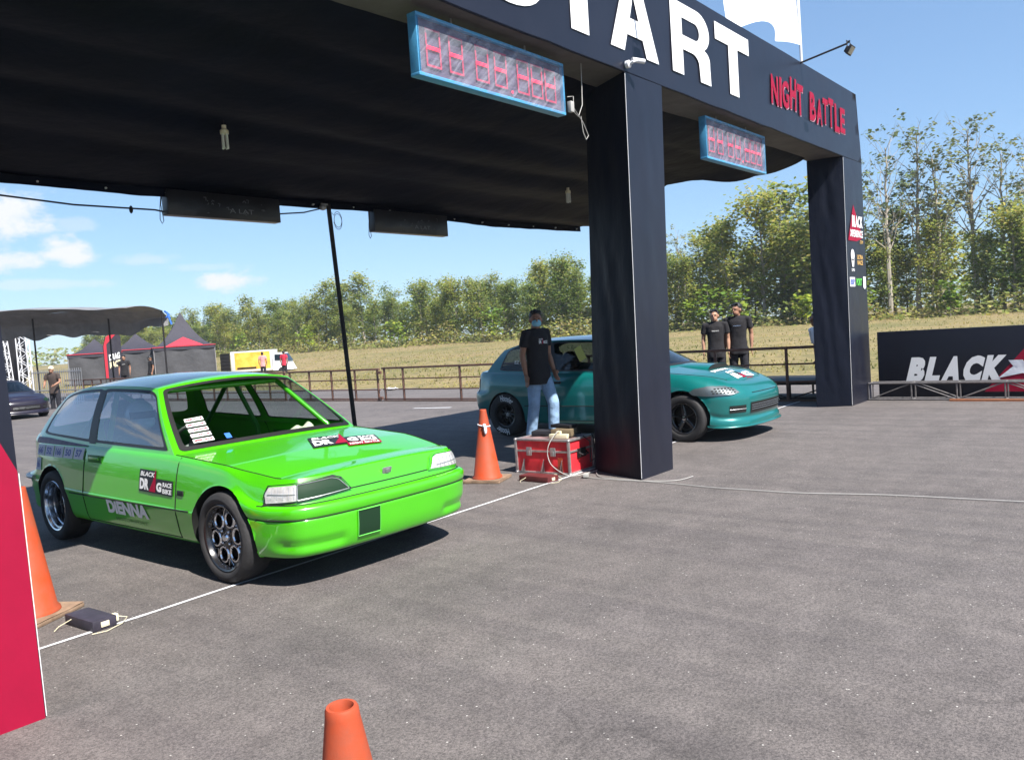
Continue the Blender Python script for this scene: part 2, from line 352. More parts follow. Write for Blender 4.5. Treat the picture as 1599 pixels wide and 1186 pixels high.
def discpatch(mb, fn, poly, rings=5, c=None):
    if c is None: c = (sum(p[0] for p in poly)/len(poly), sum(p[1] for p in poly)/len(poly))
    k = len(poly); vs = [fn(*c)]
    for r in range(1, rings+1):
        t = r/rings
        for p in poly: vs.append(fn(c[0]+(p[0]-c[0])*t, c[1]+(p[1]-c[1])*t))
    fs = [(0, 1+i, 1+(i+1) % k) for i in range(k)]
    for r in range(rings-1):
        fs += [(1+r*k+i, 1+(r+1)*k+i, 1+(r+1)*k+(i+1) % k, 1+r*k+(i+1) % k) for i in range(k)]
    mb.add(vs, fs)
def interp(tab, x):
    if x <= tab[0][0]: return tab[0][1]
    for (a, p), (b, q) in zip(tab, tab[1:]):
        if x <= b:
            t = (x-a)/(b-a)
            return p+(q-p)*t if isinstance(p, (int, float)) else tuple(i+(j-i)*t for i, j in zip(p, q))
    return tab[-1][1]
def crom(P, k):
    """Catmull-Rom resample of a list of tuples, k steps per span"""
    out = []; n = len(P)
    for i in range(n-1):
        p0, p1, p2, p3 = (np.array(P[max(0, i-1)], float), np.array(P[i], float), np.array(P[i+1], float), np.array(P[min(n-1, i+2)], float))
        for j in range(k):
            t = j/k; out.append(.5*((2*p1)+(-p0+p2)*t+(2*p0-5*p1+4*p2-p3)*t*t+(-p0+3*p1-3*p2+p3)*t**3))
    out.append(np.array(P[-1], float)); return [tuple(o) for o in out]
def sstep(a, b, x): t = min(1, max(0, (x-a)/(b-a))); return t*t*(3-2*t)
def copytree(o, parent=None):
    c = o.copy(); C.objects.link(c)
    if parent: c.parent = parent
    for ch in list(o.children): copytree(ch, c)
    return c
M['camo'] = mat('mottled_purple_sticker', (.06, .035, .06), .5, var=.8, scale=30, var2=(.20, .12, .16))
# ------------------------------------------------------------------ cars
def logo(mb, fn, plate=True, sub=False):
    """race logo in unit coordinates: u 0..1, v 0..1 ; material slots 0 black, 1 white, 2 red, 3 gold"""
    def rect(u0, v0, u1, v1, off, sl=0, n=6):
        mb.grid(lambda a, b: fn(u0+(u1-u0)*a+sl*b, v0+(v1-v0)*b, off), n, n)
    if plate:
        mb.cur = 0; rect(.02, .02, 1.0, .66, .003); rect(.02, .66, .52, .98, .003)
    if sub: mb.cur = 2; rect(.5, -.16, 1.0, .06, .0045); mb.cur = 1; decal(mb, 'NIGHT BATTLE', fn, .53, -.12, .44, .13, .03, off=.006)
    mb.cur = 1
    decal(mb, 'BLACK', fn, .06, .70, .42, .20, .03, .15, off=.0055)
    decal(mb, 'DR', fn, .05, .12, .27, .48, .06, off=.0055); decal(mb, 'G', fn, .54, .12, .15, .40, .06, off=.0055)
    decal(mb, 'RACE', fn, .72, .36, .25, .20, .04, off=.0055); decal(mb, 'BIKE', fn, .72, .09, .25, .20, .04, off=.0055)
    mb.cur = 2; mb.add([fn(.33, .08, .0065), fn(.52, .08, .0065), fn(.50, 1.12, .0065), fn(.44, .55, .0065)], [(0, 1, 2, 3)])
    mb.cur = 0
def make_wheel(root, name, x, y, R, wdt, side, kind, rr):
    """wheel with its axis along x; side = -1 faces -x"""
    w_ = empty(name, (0, 0, 0)); 
    for k in ('label',):
        if k in w_: del w_[k]
    w_.parent = root; w_.location = (x, y, R); w_.rotation_euler = (random.uniform(0, 6) if kind != 'slick' else .0, 0, PI if side > 0 else 0)
    # local: outward = -x.  lathe axis z -> -x
    X = Matrix(((0, 0, -1, 0), (0, 1, 0, 0), (1, 0, 0, 0), (0, 0, 0, 1)))
    h = wdt/2; t = MB()
    pr = [(rr, -h*.85), (rr+.012, -h), (R-.035, -h*1.0), (R-.012, -h*.88), (R-.002, -h*.6), (R, 0), (R-.002, h*.6), (R-.012, h*.88), (R-.035, h*1.0), (rr+.03, h*1.02), (rr+.012, h*.98), (rr, h*.85)]
    t.lathe([p[:2] for p in crom([(a, b) for a, b in pr], 2)], 56, X); t.build('tyre', M['rub'], w_)
    r = MB()
    if kind == 'holes':
        r.lathe([(rr, -h*.8), (rr, h*.86), (rr-.006, h*.9), (rr-.016, h*.86), (rr-.022, h*.62), (rr-.03, h*.5)], 56, X)
        out_ = [(math.cos(2*PI*i/48)*(rr-.03), math.sin(2*PI*i/48)*(rr-.03)) for i in range(48)]
        holes = []
        for k in range(6):
            a = 2*PI*k/6; holes.append([(math.cos(a)*(rr*.57)+math.cos(2*PI*i/18)*rr*.225, math.sin(a)*(rr*.57)+math.sin(2*PI*i/18)*rr*.225) for i in range(18)])
        v, f = fillpoly([out_]+holes)
        r.add([(-h*.5-.012*math.cos(min(1, math.hypot(a, b)/rr)*3), a, b) for a, b in v], f)
        r.build('rim', M['rimblk'], w_, ang=30)
        c = MB()
        for hl in holes: c.tube([(-h*.5-.004, a, b) for a, b in hl], .008, 6, closed=True)
        for k in range(6):   # cut-outs towards the lip
            a = 2*PI*(k+.5)/6
            c.tube([(-h*.55, math.cos(a-.16)*rr*.84, math.sin(a-.16)*rr*.84), (-h*.5-.006, math.cos(a)*rr*.62, math.sin(a)*rr*.62), (-h*.55, math.cos(a+.16)*rr*.84, math.sin(a+.16)*rr*.84)], .004, 6)
        for k in range(30): a = 2*PI*k/30; c.ell((-h*.62, math.cos(a)*(rr-.022), math.sin(a)*(rr-.022)), (.004, .004, .004), 6, 4)
        c.lathe([(0, h*.78), (.02, h*.76), (.027, h*.66), (.03, h*.5)], 20, X)
        for k in range(4): a = 2*PI*k/4+.4; c.ell((-h*.62, math.cos(a)*.052, math.sin(a)*.052), (.012, .009, .009), 8, 6)
        c.build('polished_rim_edge', M['chrome'], w_)
    elif kind == 'deep':
        r.lathe([(rr, -h*.9), (rr, h*.9), (rr-.004, h*.94), (rr-.014, h*.9), (rr-.018, h*.7), (rr-.030, h*.66), (rr-.034, h*.3), (rr-.046, h*.26), (rr-.052, -h*.2), (rr-.07, -h*.25)], 56, X)
        r.build('rim', M['chrome'], w_, ang=30)
        c = MB(); c.lathe([(rr-.07, -h*.25), (.07, -h*.1), (.05, h*.1), (0, h*.15)], 30, X)
        for k in range(10):
            a = 2*PI*k/10; c.tube([(-h*.15, math.cos(a)*.04, math.sin(a)*.04), (h*.1, math.cos(a+.25)*(rr-.07), math.sin(a+.25)*(rr-.07))], .009, 6)
            c.tube([(-h*.15, math.cos(a)*.04, math.sin(a)*.04), (h*.1, math.cos(a-.25)*(rr-.07), math.sin(a-.25)*(rr-.07))], .009, 6)
        c.build('rim_centre', M['dkst'], w_)
    else:
        r.lathe([(rr, -h*.9), (rr, h*.9), (rr-.006, h*.93), (rr-.014, h*.9), (rr-.02, h*.5), (rr-.035, h*.35)], 48, X)
        for k in range(5 if kind == 'five' else 10):
            a = 2*PI*k/(5 if kind == 'five' else 10); q = .026 if kind == 'five' else .012
            r.tube([(-h*.35, 0, 0), (-h*.42, math.cos(a)*rr*.5, math.sin(a)*rr*.5), (-h*.4, math.cos(a)*(rr-.02), math.sin(a)*(rr-.02))], [q*1.2, q, q*.9], 8, flat=.5)
        r.build('rim', M['rimblk'], w_)
        c = MB(); c.lathe([(0, h*.6), (.025, h*.58), (.034, h*.4)], 18, X)
        for k in range(4): a = 2*PI*k/4+.4; c.ell((-h*.5, math.cos(a)*.05, math.sin(a)*.05), (.012, .008, .008), 8, 6)
        c.build('hub_cap', M['chrome'] if kind != 'slick' else M['steel'], w_)
        if kind == 'slick':
            lt = MB()
            for a0 in (1.35, 1.35+PI):
                vs, fs = text2d('Hoosier', .02, .1); r0 = rr+.022; r1 = R-.022
                lt.add([(-h*1.02-.004, -math.cos(0)*0+(r0+(r1-r0)*y_)*math.sin(a0+.55-1.1*x_)*1, (r0+(r1-r0)*y_)*math.cos(a0+.55-1.1*x_)) if False else (-h*1.02-.004, -(r0+(r1-r0)*y_)*math.cos(a0+.5-1.0*x_), (r0+(r1-r0)*y_)*math.sin(a0+.5-1.0*x_)) for x_, y_ in vs], fs)
            lt.build('tyre_lettering', M['lett'], w_, fix=False)
    b = MB(); b.lathe([(0, -h*.3), (rr*.72, -h*.3), (rr*.72, -h*.22), (0, -h*.22)], 32, X); b.build('brake_disc', M['dkst'], w_)
    return w_

class Car:
    def __init__(s, root, sp):
        s.root = root; s.sp = sp
        pl = crom(sp['plan'], 24)
        a = [0]
        for p, q in zip(pl, pl[1:]): a.append(a[-1]+math.hypot(q[0]-p[0], q[1]-p[1]))
        T = a[-1]; n = sp.get('n', 230); s.n = n; s.arc = [T*i/n for i in range(n+1)]
        P = np.array(pl); s.px = np.interp(s.arc, a, P[:, 0]); s.py = np.interp(s.arc, a, P[:, 1])
        s.px[0] = 0; s.px[-1] = 0
        tx = np.gradient(s.px); ty = np.gradient(s.py); l = np.hypot(tx, ty); s.nx = ty/l; s.ny = -tx/l
        s.nx[0] = 0; s.ny[0] = -1; s.nx[-1] = 0; s.ny[-1] = 1
        k = 4; s.F = np.array(crom(sp['F'], k)); s.S = np.array(crom(sp['S'], k)); s.R = np.array(crom(sp['R'], k)); s.K = len(s.F)
        s.P = np.zeros((n+1, s.K, 3))
        for i in range(n+1):
            y = s.py[i]; wf = 1-sstep(*sp['fb'], y); wr = sstep(*sp['rb'], y)
            tab = s.S*(1-wf)*(1-wr)+s.F*wf*(1-wr)+s.R*wr
            zt = interp(sp['zt'], y); zb = interp(sp['zb'], y)
            s.P[i, :, 2] = zb+(zt-zb)*tab[:, 0]; s.P[i, :, 0] = np.maximum(0, s.px[i]+s.nx[i]*tab[:, 1]); s.P[i, :, 1] = s.py[i]+s.ny[i]*tab[:, 1]
            rc = sp.get('recess')
            if rc:
                zz = s.P[i, :, 2]; k_ = sstep(rc[0], rc[0]+.05, s.arc[i])*(1-sstep(rc[1]-.12, rc[1], s.arc[i]))*np.array([sstep(rc[2], rc[2]+.05, z)*(1-sstep(rc[3]-.012, rc[3], z)) for z in zz])*rc[4]; s.P[i, :, 0] -= s.nx[i]*k_; s.P[i, :, 1] -= s.ny[i]*k_
        s.P[0, :, 0] = 0; s.P[-1, :, 0] = 0
        s.top = s.P[:, -1, :]
        s.side_i = [i for i in range(n+1) if s.px[i] > .7]
    def fpt(s, fi, lv, side=-1, off=0):
        i = min(s.n-1, max(0, int(fi))); t = fi-i; j = min(s.K-2, max(0, int(lv))); u = lv-j
        p = (s.P[i, j]*(1-t)+s.P[i+1, j]*t)*(1-u)+(s.P[i, j+1]*(1-t)+s.P[i+1, j+1]*t)*u
        nx = s.nx[i]*(1-t)+s.nx[i+1]*t; ny = s.ny[i]*(1-t)+s.ny[i+1]*t
        return Vector((side*(p[0]+nx*off), p[1]+ny*off, p[2]))
    def lvz(s, fi, z):
        i = min(s.n, max(0, int(round(fi)))); return float(np.interp(z, s.P[i, :, 2], np.arange(s.K)))
    def az(s, arc, z, side=-1, off=0):   # by arc length from front centre and height
        fi = float(np.interp(arc, s.arc, np.arange(s.n+1))); return s.fpt(fi, s.lvz(fi, z), side, off)
    def yz(s, y, z, side=-1, off=0):
        ii = s.side_i; ys = [s.py[i] for i in ii]; fi = float(np.interp(y, ys, ii)); return s.fpt(fi, s.lvz(fi, z), side, off)
    def topy(s, y, side):
        ii = [i for i in s.side_i if s.top[i, 0] > .5]; fi = float(np.interp(y, [s.top[i, 1] for i in ii], ii)); return s.fpt(fi, s.K-1, side)
    # greenhouse side surface
    def SG(s, q, wv, side=-1, off=0):
        g = s.sp['gh']; B = s.topy(g['ya']+(g['yb']-g['ya'])*q, side); R_v = interp(s.rail, q)
        Rv = Vector((side*R_v[0], R_v[1], R_v[2])); p = B.lerp(Rv, wv)
        p.x += side*(g['bulge']*math.sin(PI*min(1, max(0, wv)))+off*.9); p.z += off*.4; return p
    def WS(s, u, v, off=0):
        g = s.sp['gh']; l = s.SG(0, v, -1); r = s.SG(0, v, 1); p = l.lerp(r, (u+1)/2); k = (1-u*u)
        p.y -= (g['cb']*(1-v)+g['hb']*v)*k; p.z += (g['cc']*(1-v)+g['hc']*v)*k
        return p+Vector((0, -.7, .7))*off
    def HT(s, u, v, off=0):
        g = s.sp['gh']; l = s.SG(1, v, -1); r = s.SG(1, v, 1); p = l.lerp(r, (u+1)/2); k = (1-u*u)
        p.y += (g['tb0']*(1-v)+g['tb1']*v)*k; p.z += (g['tc0']*(1-v)+g['hc']*v)*k
        return p+Vector((0, .8, .4))*off
    def RF(s, u, q, off=0):
        g = s.sp['gh']; a = interp(s.rail, q); k = 1-u*u
        return Vector((a[0]*u, a[1]-g['hb']*k*(1-q)**3+g['tb1']*k*q**3, a[2]+g['hc']*k+g['arch']*math.sin(PI*q)*k+off))
    def hrow(s, i, u):
        g = s.sp['gh']; t = max(0, i-s.h0)/(s.ci-s.h0); x, y, z = s.topf(i); k = 1-abs(u)**s.sp.get('hp', 2.2)
        return Vector((x*u, y-g['cb']*(1-u*u)*t**2.5, z+k*s.sp['crown']*math.sin(min(1, t*1.6)*PI/2)*(1-t)+(1-u*u)*g['cc']*t**2))
    def topf(s, fi):
        i = min(s.n-1, int(fi)); t = fi-i; return s.top[i]*(1-t)+s.top[i+1]*t
    def HD(s, x, y, off=0):
        lo, hi = 2.0, float(s.ci)
        for _ in range(26):
            m = (lo+hi)/2; X = s.topf(m)[0]; u = max(-1, min(1, x/max(X, 1e-3)))
            if X < abs(x) or s.hrow(m, u).y < y: lo = m
            else: hi = m
        u = max(-1, min(1, x/max(s.topf(lo)[0], 1e-3))); p = s.hrow(lo, u); return Vector((x, p.y, p.z+off))
    def build(s):
        sp = s.sp; g = sp['gh']; root = s.root; paint = sp['paint']
        s.rail = [(q, v) for q, v in zip(np.linspace(0, 1, (len(g['rail'])-1)*6+1), crom(g['rail'], 6))]
        # index of the cowl corner on the ring
        ii = [i for i in s.side_i if s.top[i, 0] > .5]; s.ci = int(round(float(np.interp(g['ya'], [s.top[i, 1] for i in ii], ii)))); s.ri = int(round(float(np.interp(g['yb'], [s.top[i, 1] for i in ii], ii)))); s.h0 = 0
        g['ya'] = float(s.top[s.ci, 1]); g['yb'] = float(s.top[s.ri, 1])
        wy = (0, sp['wb']); ra = sp['ra']; zc = sp['zc']
        groups = {}
        for side in (-1, 1):
            V = {}; 
            ins = np.zeros((s.n+1, s.K), bool); Q = s.P.copy()
            for i in range(s.n+1):
                if s.px[i] < .6: continue
                for j in range(s.K):
                    for w0 in wy:
                        dy = s.P[i, j, 1]-w0; dz = s.P[i, j, 2]-zc
                        if dy*dy+dz*dz < ra*ra: ins[i, j] = True; d = math.hypot(dy, dz) or 1; Q[i, j, 1] = w0+dy/d*ra; Q[i, j, 2] = zc+dz/d*ra
            for i in range(s.n):
                for j in range(s.K-1):
                    c4 = (ins[i, j], ins[i+1, j], ins[i+1, j+1], ins[i, j+1])
                    if all(c4): continue
                    y = (s.P[i, j, 1]+s.P[i+1, j, 1])/2; z = (s.P[i, j, 2]+s.P[i, j+1, 2])/2
                    if y < sp['fb'][1]*.5 and z < sp['bz'](s, i, j) and (s.px[i] < .6 or y < -ra*.9): nm = 'front_bumper'
                    elif y > sp['wb']+ra*.9 and z < sp['rz']: nm = 'rear_bumper'
                    elif sp['door'][0] < y < sp['door'][1] and z > sp['door'][2] and s.px[i] > .6: nm = 'door'+('L' if side < 0 else 'R')
                    else: nm = 'body'
                    mb = groups.setdefault(nm, MB())
                    f = [Q[i, j], Q[i+1, j], Q[i+1, j+1], Q[i, j+1]]
                    f = [(side*p[0], p[1], p[2]) for p in f]
                    if side < 0: f = f[::-1]
                    mb.add(f, [(0, 1, 2, 3)])
        o = None; s.parts = {}
        for nm, mb in groups.items():
            base = 'door' if nm.startswith('door') else nm
            s.parts[nm] = mb.build(base, paint, root, ang=55)
        # hood
        h = MB(); rows = [i for i in range(0, s.ci+1)]; nu = 28
        vs = [s.hrow(i, -1+2*k/nu) for i in rows for k in range(nu+1)]; m = nu+1
        h.add(vs, [(r*m+k, r*m+k+1, (r+1)*m+k+1, (r+1)*m+k) for r in range(len(rows)-1) for k in range(nu)])
        s.parts['hood'] = h.build('hood', paint, root, ang=60)
        # rear deck strip
        d = MB(); rows = list(range(s.ri, s.n+1)); L0 = len(rows)-1
        def dr(r, u):
            x, y, z = s.top[rows[r]]; t = r/L0; k = 1-u*u; return Vector((x*u, y+g['tb0']*k*(1-t)**1.5, z+g['tc0']*k*(1-t)))
        d.add([dr(r, -1+2*k/12) for r in range(L0+1) for k in range(13)], [(r*13+k, r*13+k+1, (r+1)*13+k+1, (r+1)*13+k) for r in range(L0) for k in range(12)])
        d.build('rear_deck', paint, root, ang=60)
        # roof, windscreen frame, hatch
        r = MB(); r.grid(lambda a, b: s.RF(-1+2*a, b), 24, 30); s.parts['roof'] = r.build('roof', paint, root, ang=60)
        wi = rpoly(*g['wsr'], g.get('wsrad', .06)); o4 = [(-1, 0), (1, 0), (1, 1), (-1, 1)]
        fr = MB(); ringpatch(fr, lambda u, v: s.WS(u, v), o4, wi, 100, 3); fr.build('windscreen_frame', paint, root, ang=60)
        wo = rpoly(g['wsr'][0]-.008, g['wsr'][1]-.008, g['wsr'][2]+.008, g['wsr'][3]+.008, g.get('wsrad', .06)+.005)
        wi2 = rpoly(g['wsr'][0]+.035, g['wsr'][1]+.045, g['wsr'][2]-.035, g['wsr'][3]-.03, g.get('wsrad', .06))
        fr = MB(); ringpatch(fr, lambda u, v: s.WS(u, v, .004), wo, wi2, 100, 2); fr.build('windscreen_seal', M['blk'], root, ang=60)
        wg = MB(); discpatch(wg, lambda u, v: s.WS(u, v, .002), resample(wi, 90), 8); wg.build('windscreen', sp['gfront'], root)
        hi = rpoly(*g['htr'], .08); fr = MB(); ringpatch(fr, lambda u, v: s.HT(u, v), o4, hi, 90, 3); fr.build('tailgate', paint, root, ang=60)
        wg = MB(); discpatch(wg, lambda u, v: s.HT(u, v, .002), resample(hi, 80), 6); wg.build('rear_window', sp['gside'], root)
        for side in (-1, 1):
            bk = g['bk']; fr = MB()
            for (a, b), poly in zip(((0, bk), (bk, 1)), g['win']):
                ringpatch(fr, lambda q, wv: s.SG(q, wv, side), [(a, 0), (b, 0), (b, 1), (a, 1)], poly, 90, 3)
            fr.build('window_frame', paint, root, ang=60)
            fs_ = MB()
            for poly in g['win']:
                c = (sum(p[0] for p in poly)/len(poly), sum(p[1] for p in poly)/len(poly))
                ringpatch(fs_, lambda q, wv: s.SG(q, wv, side, .003), [(c[0]+(p[0]-c[0])*1.035, c[1]+(p[1]-c[1])*1.05) for p in poly], [(c[0]+(p[0]-c[0])*.965, c[1]+(p[1]-c[1])*.94) for p in poly], 90, 1)
            b0 = g['bp']; fs_.grid(lambda a, b: s.SG(b0[0]+(b0[1]-b0[0])*a, .03+.9*b, side, .0035), 3, 10)
            fs_.build('window_seal', M['blk'], root, ang=60)
            for poly in g['win']:
                wg = MB(); discpatch(wg, lambda q, wv: s.SG(q, wv, side, .001), resample(poly, 70), 5); wg.build('side_window', sp['gside'], root)
        # wheel wells, underbody
        for side in (-1, 1):
            for w0 in wy:
                uw = MB()
                A = [math.radians(-25+230*k/36) for k in range(37)]; lip = []
                for a in A:
                    y = w0+ra*math.cos(a); z = max(zc+ra*math.sin(a), .12); lip.append((s.yz(y, z, side), y, z))
                k = len(A)
                vs = [(p.x, y, z) for p, y, z in lip]+[(p.x-side*.035, y, z) for p, y, z in lip]+[(side*.45, y, z) for p, y, z in lip]
                uw.add(vs, [(i, i+1, k+i+1, k+i) for i in range(k-1)]+[(k+i, k+i+1, 2*k+i+1, 2*k+i) for i in range(k-1)])
                uw.add([(side*.46, w0, zc)]+[(side*.46, y, z) for p, y, z in lip], [(0, i+1, i+2) for i in range(k-1)])
                uw.build('wheel_arch_liner', M['gap'], root)
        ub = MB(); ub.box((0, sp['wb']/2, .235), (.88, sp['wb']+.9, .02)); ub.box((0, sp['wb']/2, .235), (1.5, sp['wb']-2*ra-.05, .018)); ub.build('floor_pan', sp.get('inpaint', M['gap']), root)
        # seams
    def seam(s, pts, name='shut_line', r=.0035, m=None):
        mb = MB(); mb.tube(pts, r, 5); return mb.build(name, m or M['gap'], s.root)

def car_green():
    root = empty('race_car', (3.50, 4.60, 0), 0, 'bright green three-door hatchback race car with an open left headlamp, stopped at the start line', 'car')
    prof_S = [(0, -.085), (.03, -.05), (.11, -.022), (.28, -.004), (.40, .006), (.43, .002), (.54, -.006), (.66, -.015), (.76, -.024), (.84, -.034), (.91, -.045), (.965, -.058), (1, -.078)]
    prof_F = [(0, -.07), (.03, -.035), (.18, -.010), (.40, 0), (.485, .002), (.50, -.006), (.52, .006), (.60, .012), (.655, .002), (.685, -.036), (.705, -.046), (.85, -.062), (1, -.095)]
    prof_R = [(0, -.05), (.03, -.01), (.20, 0), (.30, .01), (.38, .012), (.44, .02), (.48, .01), (.50, -.03), (.56, -.035), (.66, -.04), (.80, -.045), (.92, -.05), (1, -.08)]
    sp = dict(plan=[(0, -.718), (.25, -.713), (.48, -.695), (.63, -.658), (.72, -.60), (.777, -.47), (.812, -.31), (.832, -.08), (.84, .3), (.845, 1.0), (.845, 1.8), (.84, 2.3), (.825, 2.7), (.795, 2.93), (.74, 3.05), (.62, 3.12), (.4, 3.155), (0, 3.165)],
              F=prof_F, S=prof_S, R=prof_R, fb=(-.34, -.05), rb=(2.75, 2.95),
              zt=[(-.83, .655), (-.45, .655), (-.3, .678), (.0, .722), (.6, .765), (1.9, .79), (2.9, .84), (3.2, .85)], zb=[(-.83, .20), (-.5, .19), (2.5, .20), (3.2, .24)],
              recess=(.40, .94, .225, .305, .018), paint=M['green'], gfront=M['gin'], gside=M['gside'], inpaint=M['greendark'], wb=2.47, ra=.325, zc=.285, crown=.032,
              door=(.50, 1.86, .24), bz=lambda s, i, j: s.P[i, 0, 2]+(s.P[i, -1, 2]-s.P[i, 0, 2])*.67, rz=.5,
              gh=dict(ya=.60, yb=2.90, rail=[(.555, 1.15, 1.195), (.575, 1.38, 1.215), (.585, 1.85, 1.225), (.578, 2.3, 1.21), (.55, 2.68, 1.155)], bulge=.018, cb=.20, hb=.10, cc=.03, hc=.05, arch=.01,
                      tb0=.13, tb1=.07, tc0=.02, wsr=(-.945, .035, .945, .955), wsrad=.045, htr=(-.88, .12, .88, .88), bk=.525, bp=(.503, .547),
                      win=[rpoly(.035, .075, .503, .93, (.03, .10, .02, .02)), rpoly(.547, .075, .935, .93, (.09, .02, .02, .05))]))
    c = Car(root, sp); c.build()
    # wheels
    for sd in (-1, 1):
        make_wheel(root, 'front_wheel', sd*.735, 0, .285, .20, sd, 'holes', .212)
        make_wheel(root, 'rear_wheel', sd*.735, 2.47, .285, .20, sd, 'deep', .205)
    # shut lines
    H = lambda u, a: c.hrow(a, u)
    for sd in (-1, 1):
        c.seam([c.yz(y, .235+.0*y, sd, .001) for y in np.linspace(.5, 1.86, 20)])
        c.seam([c.yz(.5+.0*z, z, sd, .001) for z in np.linspace(.235, .755, 14)])
        c.seam([c.yz(1.86, z, sd, .001) for z in np.linspace(.235, .785, 14)])
        c.seam([c.yz(y, .425, sd, .003) for y in np.linspace(.34, 2.1, 30)], 'side_moulding_line', .005, M['gap'])
        c.seam([c.hrow(i, sd*.985)+Vector((0, 0, .001)) for i in range(int(np.interp(.90, c.arc, range(c.n+1))), c.ci+1, 2)])
    c.seam([c.az(a, .552, sd, .001) for sd, rng in ((-1, np.linspace(.33, 0, 8)), (1, np.linspace(.03, .33, 8))) for a in rng], 'bonnet_gap', .004)
    c.seam([c.az(a, .507, sd, -.004) for sd, rng in ((-1, np.linspace(1.0, 0, 30)), (1, np.linspace(.03, 1.0, 30))) for a in rng], 'bumper_gap', .006)
    c.seam([c.az(a, .428, sd, .002) for sd, rng in ((-1, np.linspace(1.01, 0, 30)), (1, np.linspace(.03, 1.01, 30))) for a in rng], 'bumper_groove', .0045)
    def lamp(sd, poly, off, m, name):
        mb = MB(); discpatch(mb, lambda a, z: c.az(a, z, sd, off), resample(poly, 60), 5); return mb.build(name, m, root, ang=60)
    main = [(.34, .552), (.715, .530), (.715, .630), (.45, .643), (.40, .628)]; corner = [(.72, .530), (.955, .514), (.967, .57), (.945, .616), (.72, .630)]
    for sd in (-1, 1):
        full = [(.33, .549), (.96, .509), (.975, .57), (.952, .622), (.72, .636), (.44, .650), (.385, .631)]
        mb = MB(); ringpatch(mb, lambda a, z: c.az(a, z, sd, .012), full, [(.66+(p[0]-.66)*.975, .58+(p[1]-.58)*.90) for p in full], 80, 1); hf = mb.build('headlamp_frame', M['blk'] if sd < 0 else M['green'], root, ang=60)
        hl = lamp(sd, [(.66+(p[0]-.66)*.97, .58+(p[1]-.58)*.90) for p in main], .013, M['darklens'] if sd < 0 else M['lens'], 'headlamp')
        if sd < 0:
            hl['label'] = 'open headlamp hole with a dark insert'
            mb = MB(); mb.tube([c.az(.66+(p[0]-.66)*.96, .58+(p[1]-.58)*.87, sd, .015) for p in resample(main, 50)], .0032, 6, closed=True); mb.build('headlamp_trim', M['steel'], root)
        rb = MB()
        for q in range(5 if sd < 0 else 10): a_ = (.74+.042*q) if sd < 0 else (.46+.05*q); rb.tube([c.az(a_, .545, sd, .0165), c.az(a_, .612, sd, .0165)], .0016, 4)
        rb.tube([c.az(a_, .572, sd, .0165) for a_ in np.linspace(.73 if sd < 0 else .42, .94, 8)], .002, 4); rb.build('lamp_ribs', M['steel'], root)
        lamp(sd, [(.66+(p[0]-.66)*.985, .58+(p[1]-.58)*.90) for p in corner], .014, M['lens'], 'corner_lamp')
    # intake opening in the bumper, badge, towing bracket
    mb = MB(); mb.grid(lambda a, b: c.az(.335-.17*a, .258+.16*b, -1, .006), 6, 6); mb.build('intake_opening', M['darklens'], root)
    mb = MB(); mb.tube([c.az(.335-.17*a, .258+.16*b, -1, .008) for a, b in ((0, 0), (.5, 0), (1, 0), (1, .5), (1, 1), (.5, 1), (0, 1), (0, .5))], .004, 5, closed=True); mb.build('intake_edge', M['lime'], root)
    mb = MB(); mb.box(c.az(.03, .606, -1, .006), (.075, .012, .05), Matrix.Rotation(.3, 3, 'X'), .006); mb.box(c.az(.03, .606, -1, .012), (.03, .012, .03), Matrix.Rotation(.3, 3, 'X'), .004); mb.build('badge', M['steel'], root)
    for sd in (-1, 1):
        hd = MB(); p = c.yz(1.68, .70, sd, .004); hd.box(p, (.012, .22, .055), bev=.005); b = hd.build('door_handle_recess', M['greendark'], root); b.parent = c.parts['doorL' if sd < 0 else 'doorR']
        hd = MB(); hd.box(c.yz(1.68, .705, sd, .014), (.016, .15, .022), bev=.006); b = hd.build('door_handle', M['green'], root); b.parent = c.parts['doorL' if sd < 0 else 'doorR']
        mk = MB(); mk.box(c.yz(.44, .535, sd, .003), (.012, .07, .035), bev=.004); mk.build('side_marker', M['blk'], root)
        tl = MB(); tl.grid(lambda a, z: c.az(c.arc[c.n]-.28-.45*a, .62+.15*z, sd, .006), 12, 4); tl.build('tail_lamp', M['blueg'], root)
    # rear chrome bumper strip
    mb = MB(); mb.tube([c.az(c.arc[c.n]-.02-1.0*t, .50, -1, .012) for t in np.linspace(0, 1, 24)], .018, 8, flat=1); mb.build('rear_bumper_strip', M['steel'], root)
    # decals on the visible flank
    dm = [M['blk'], M['white'], M['red'], M['gold']]
    def dfn(y0, z0, wy_, hz, sl=0): return lambda u, v, off: c.yz(y0-wy_*u, z0+hz*v-sl*u, -1, off+.002)
    mb = MB(); logo(mb, dfn(.99, .515, .46, .155, .012)); mb.build('door_decal', dm, root, fix=False)
    mb = MB(); mb.cur = 0; decal(mb, 'DiENNA', dfn(1.47, .325, .60, .10), 0, 0, 1, 1, .055); mb.build('door_name', [M['white']], root, fix=False)
    mb = MB(); decal(mb, 'MOTORSPORT', dfn(1.37, .275, .46, .024), 0, 0, 1, 1, .01); mb.build('door_small_name', [M['greendark']], root, fix=False)
    for k, t in enumerate(('66', '52', '166', '50', '57')):
        f = dfn(2.79-.185*k, .685, .17, .085); mb = MB(); mb.cur = 0; mb.grid(lambda a, b: f(a, b, .003), 4, 3); mb.cur = 1; decal(mb, t, f, .2, .2, .6, .62, .03, off=.006); mb.build('number_plate', [M['wht'], M['navy']], root, fix=False)
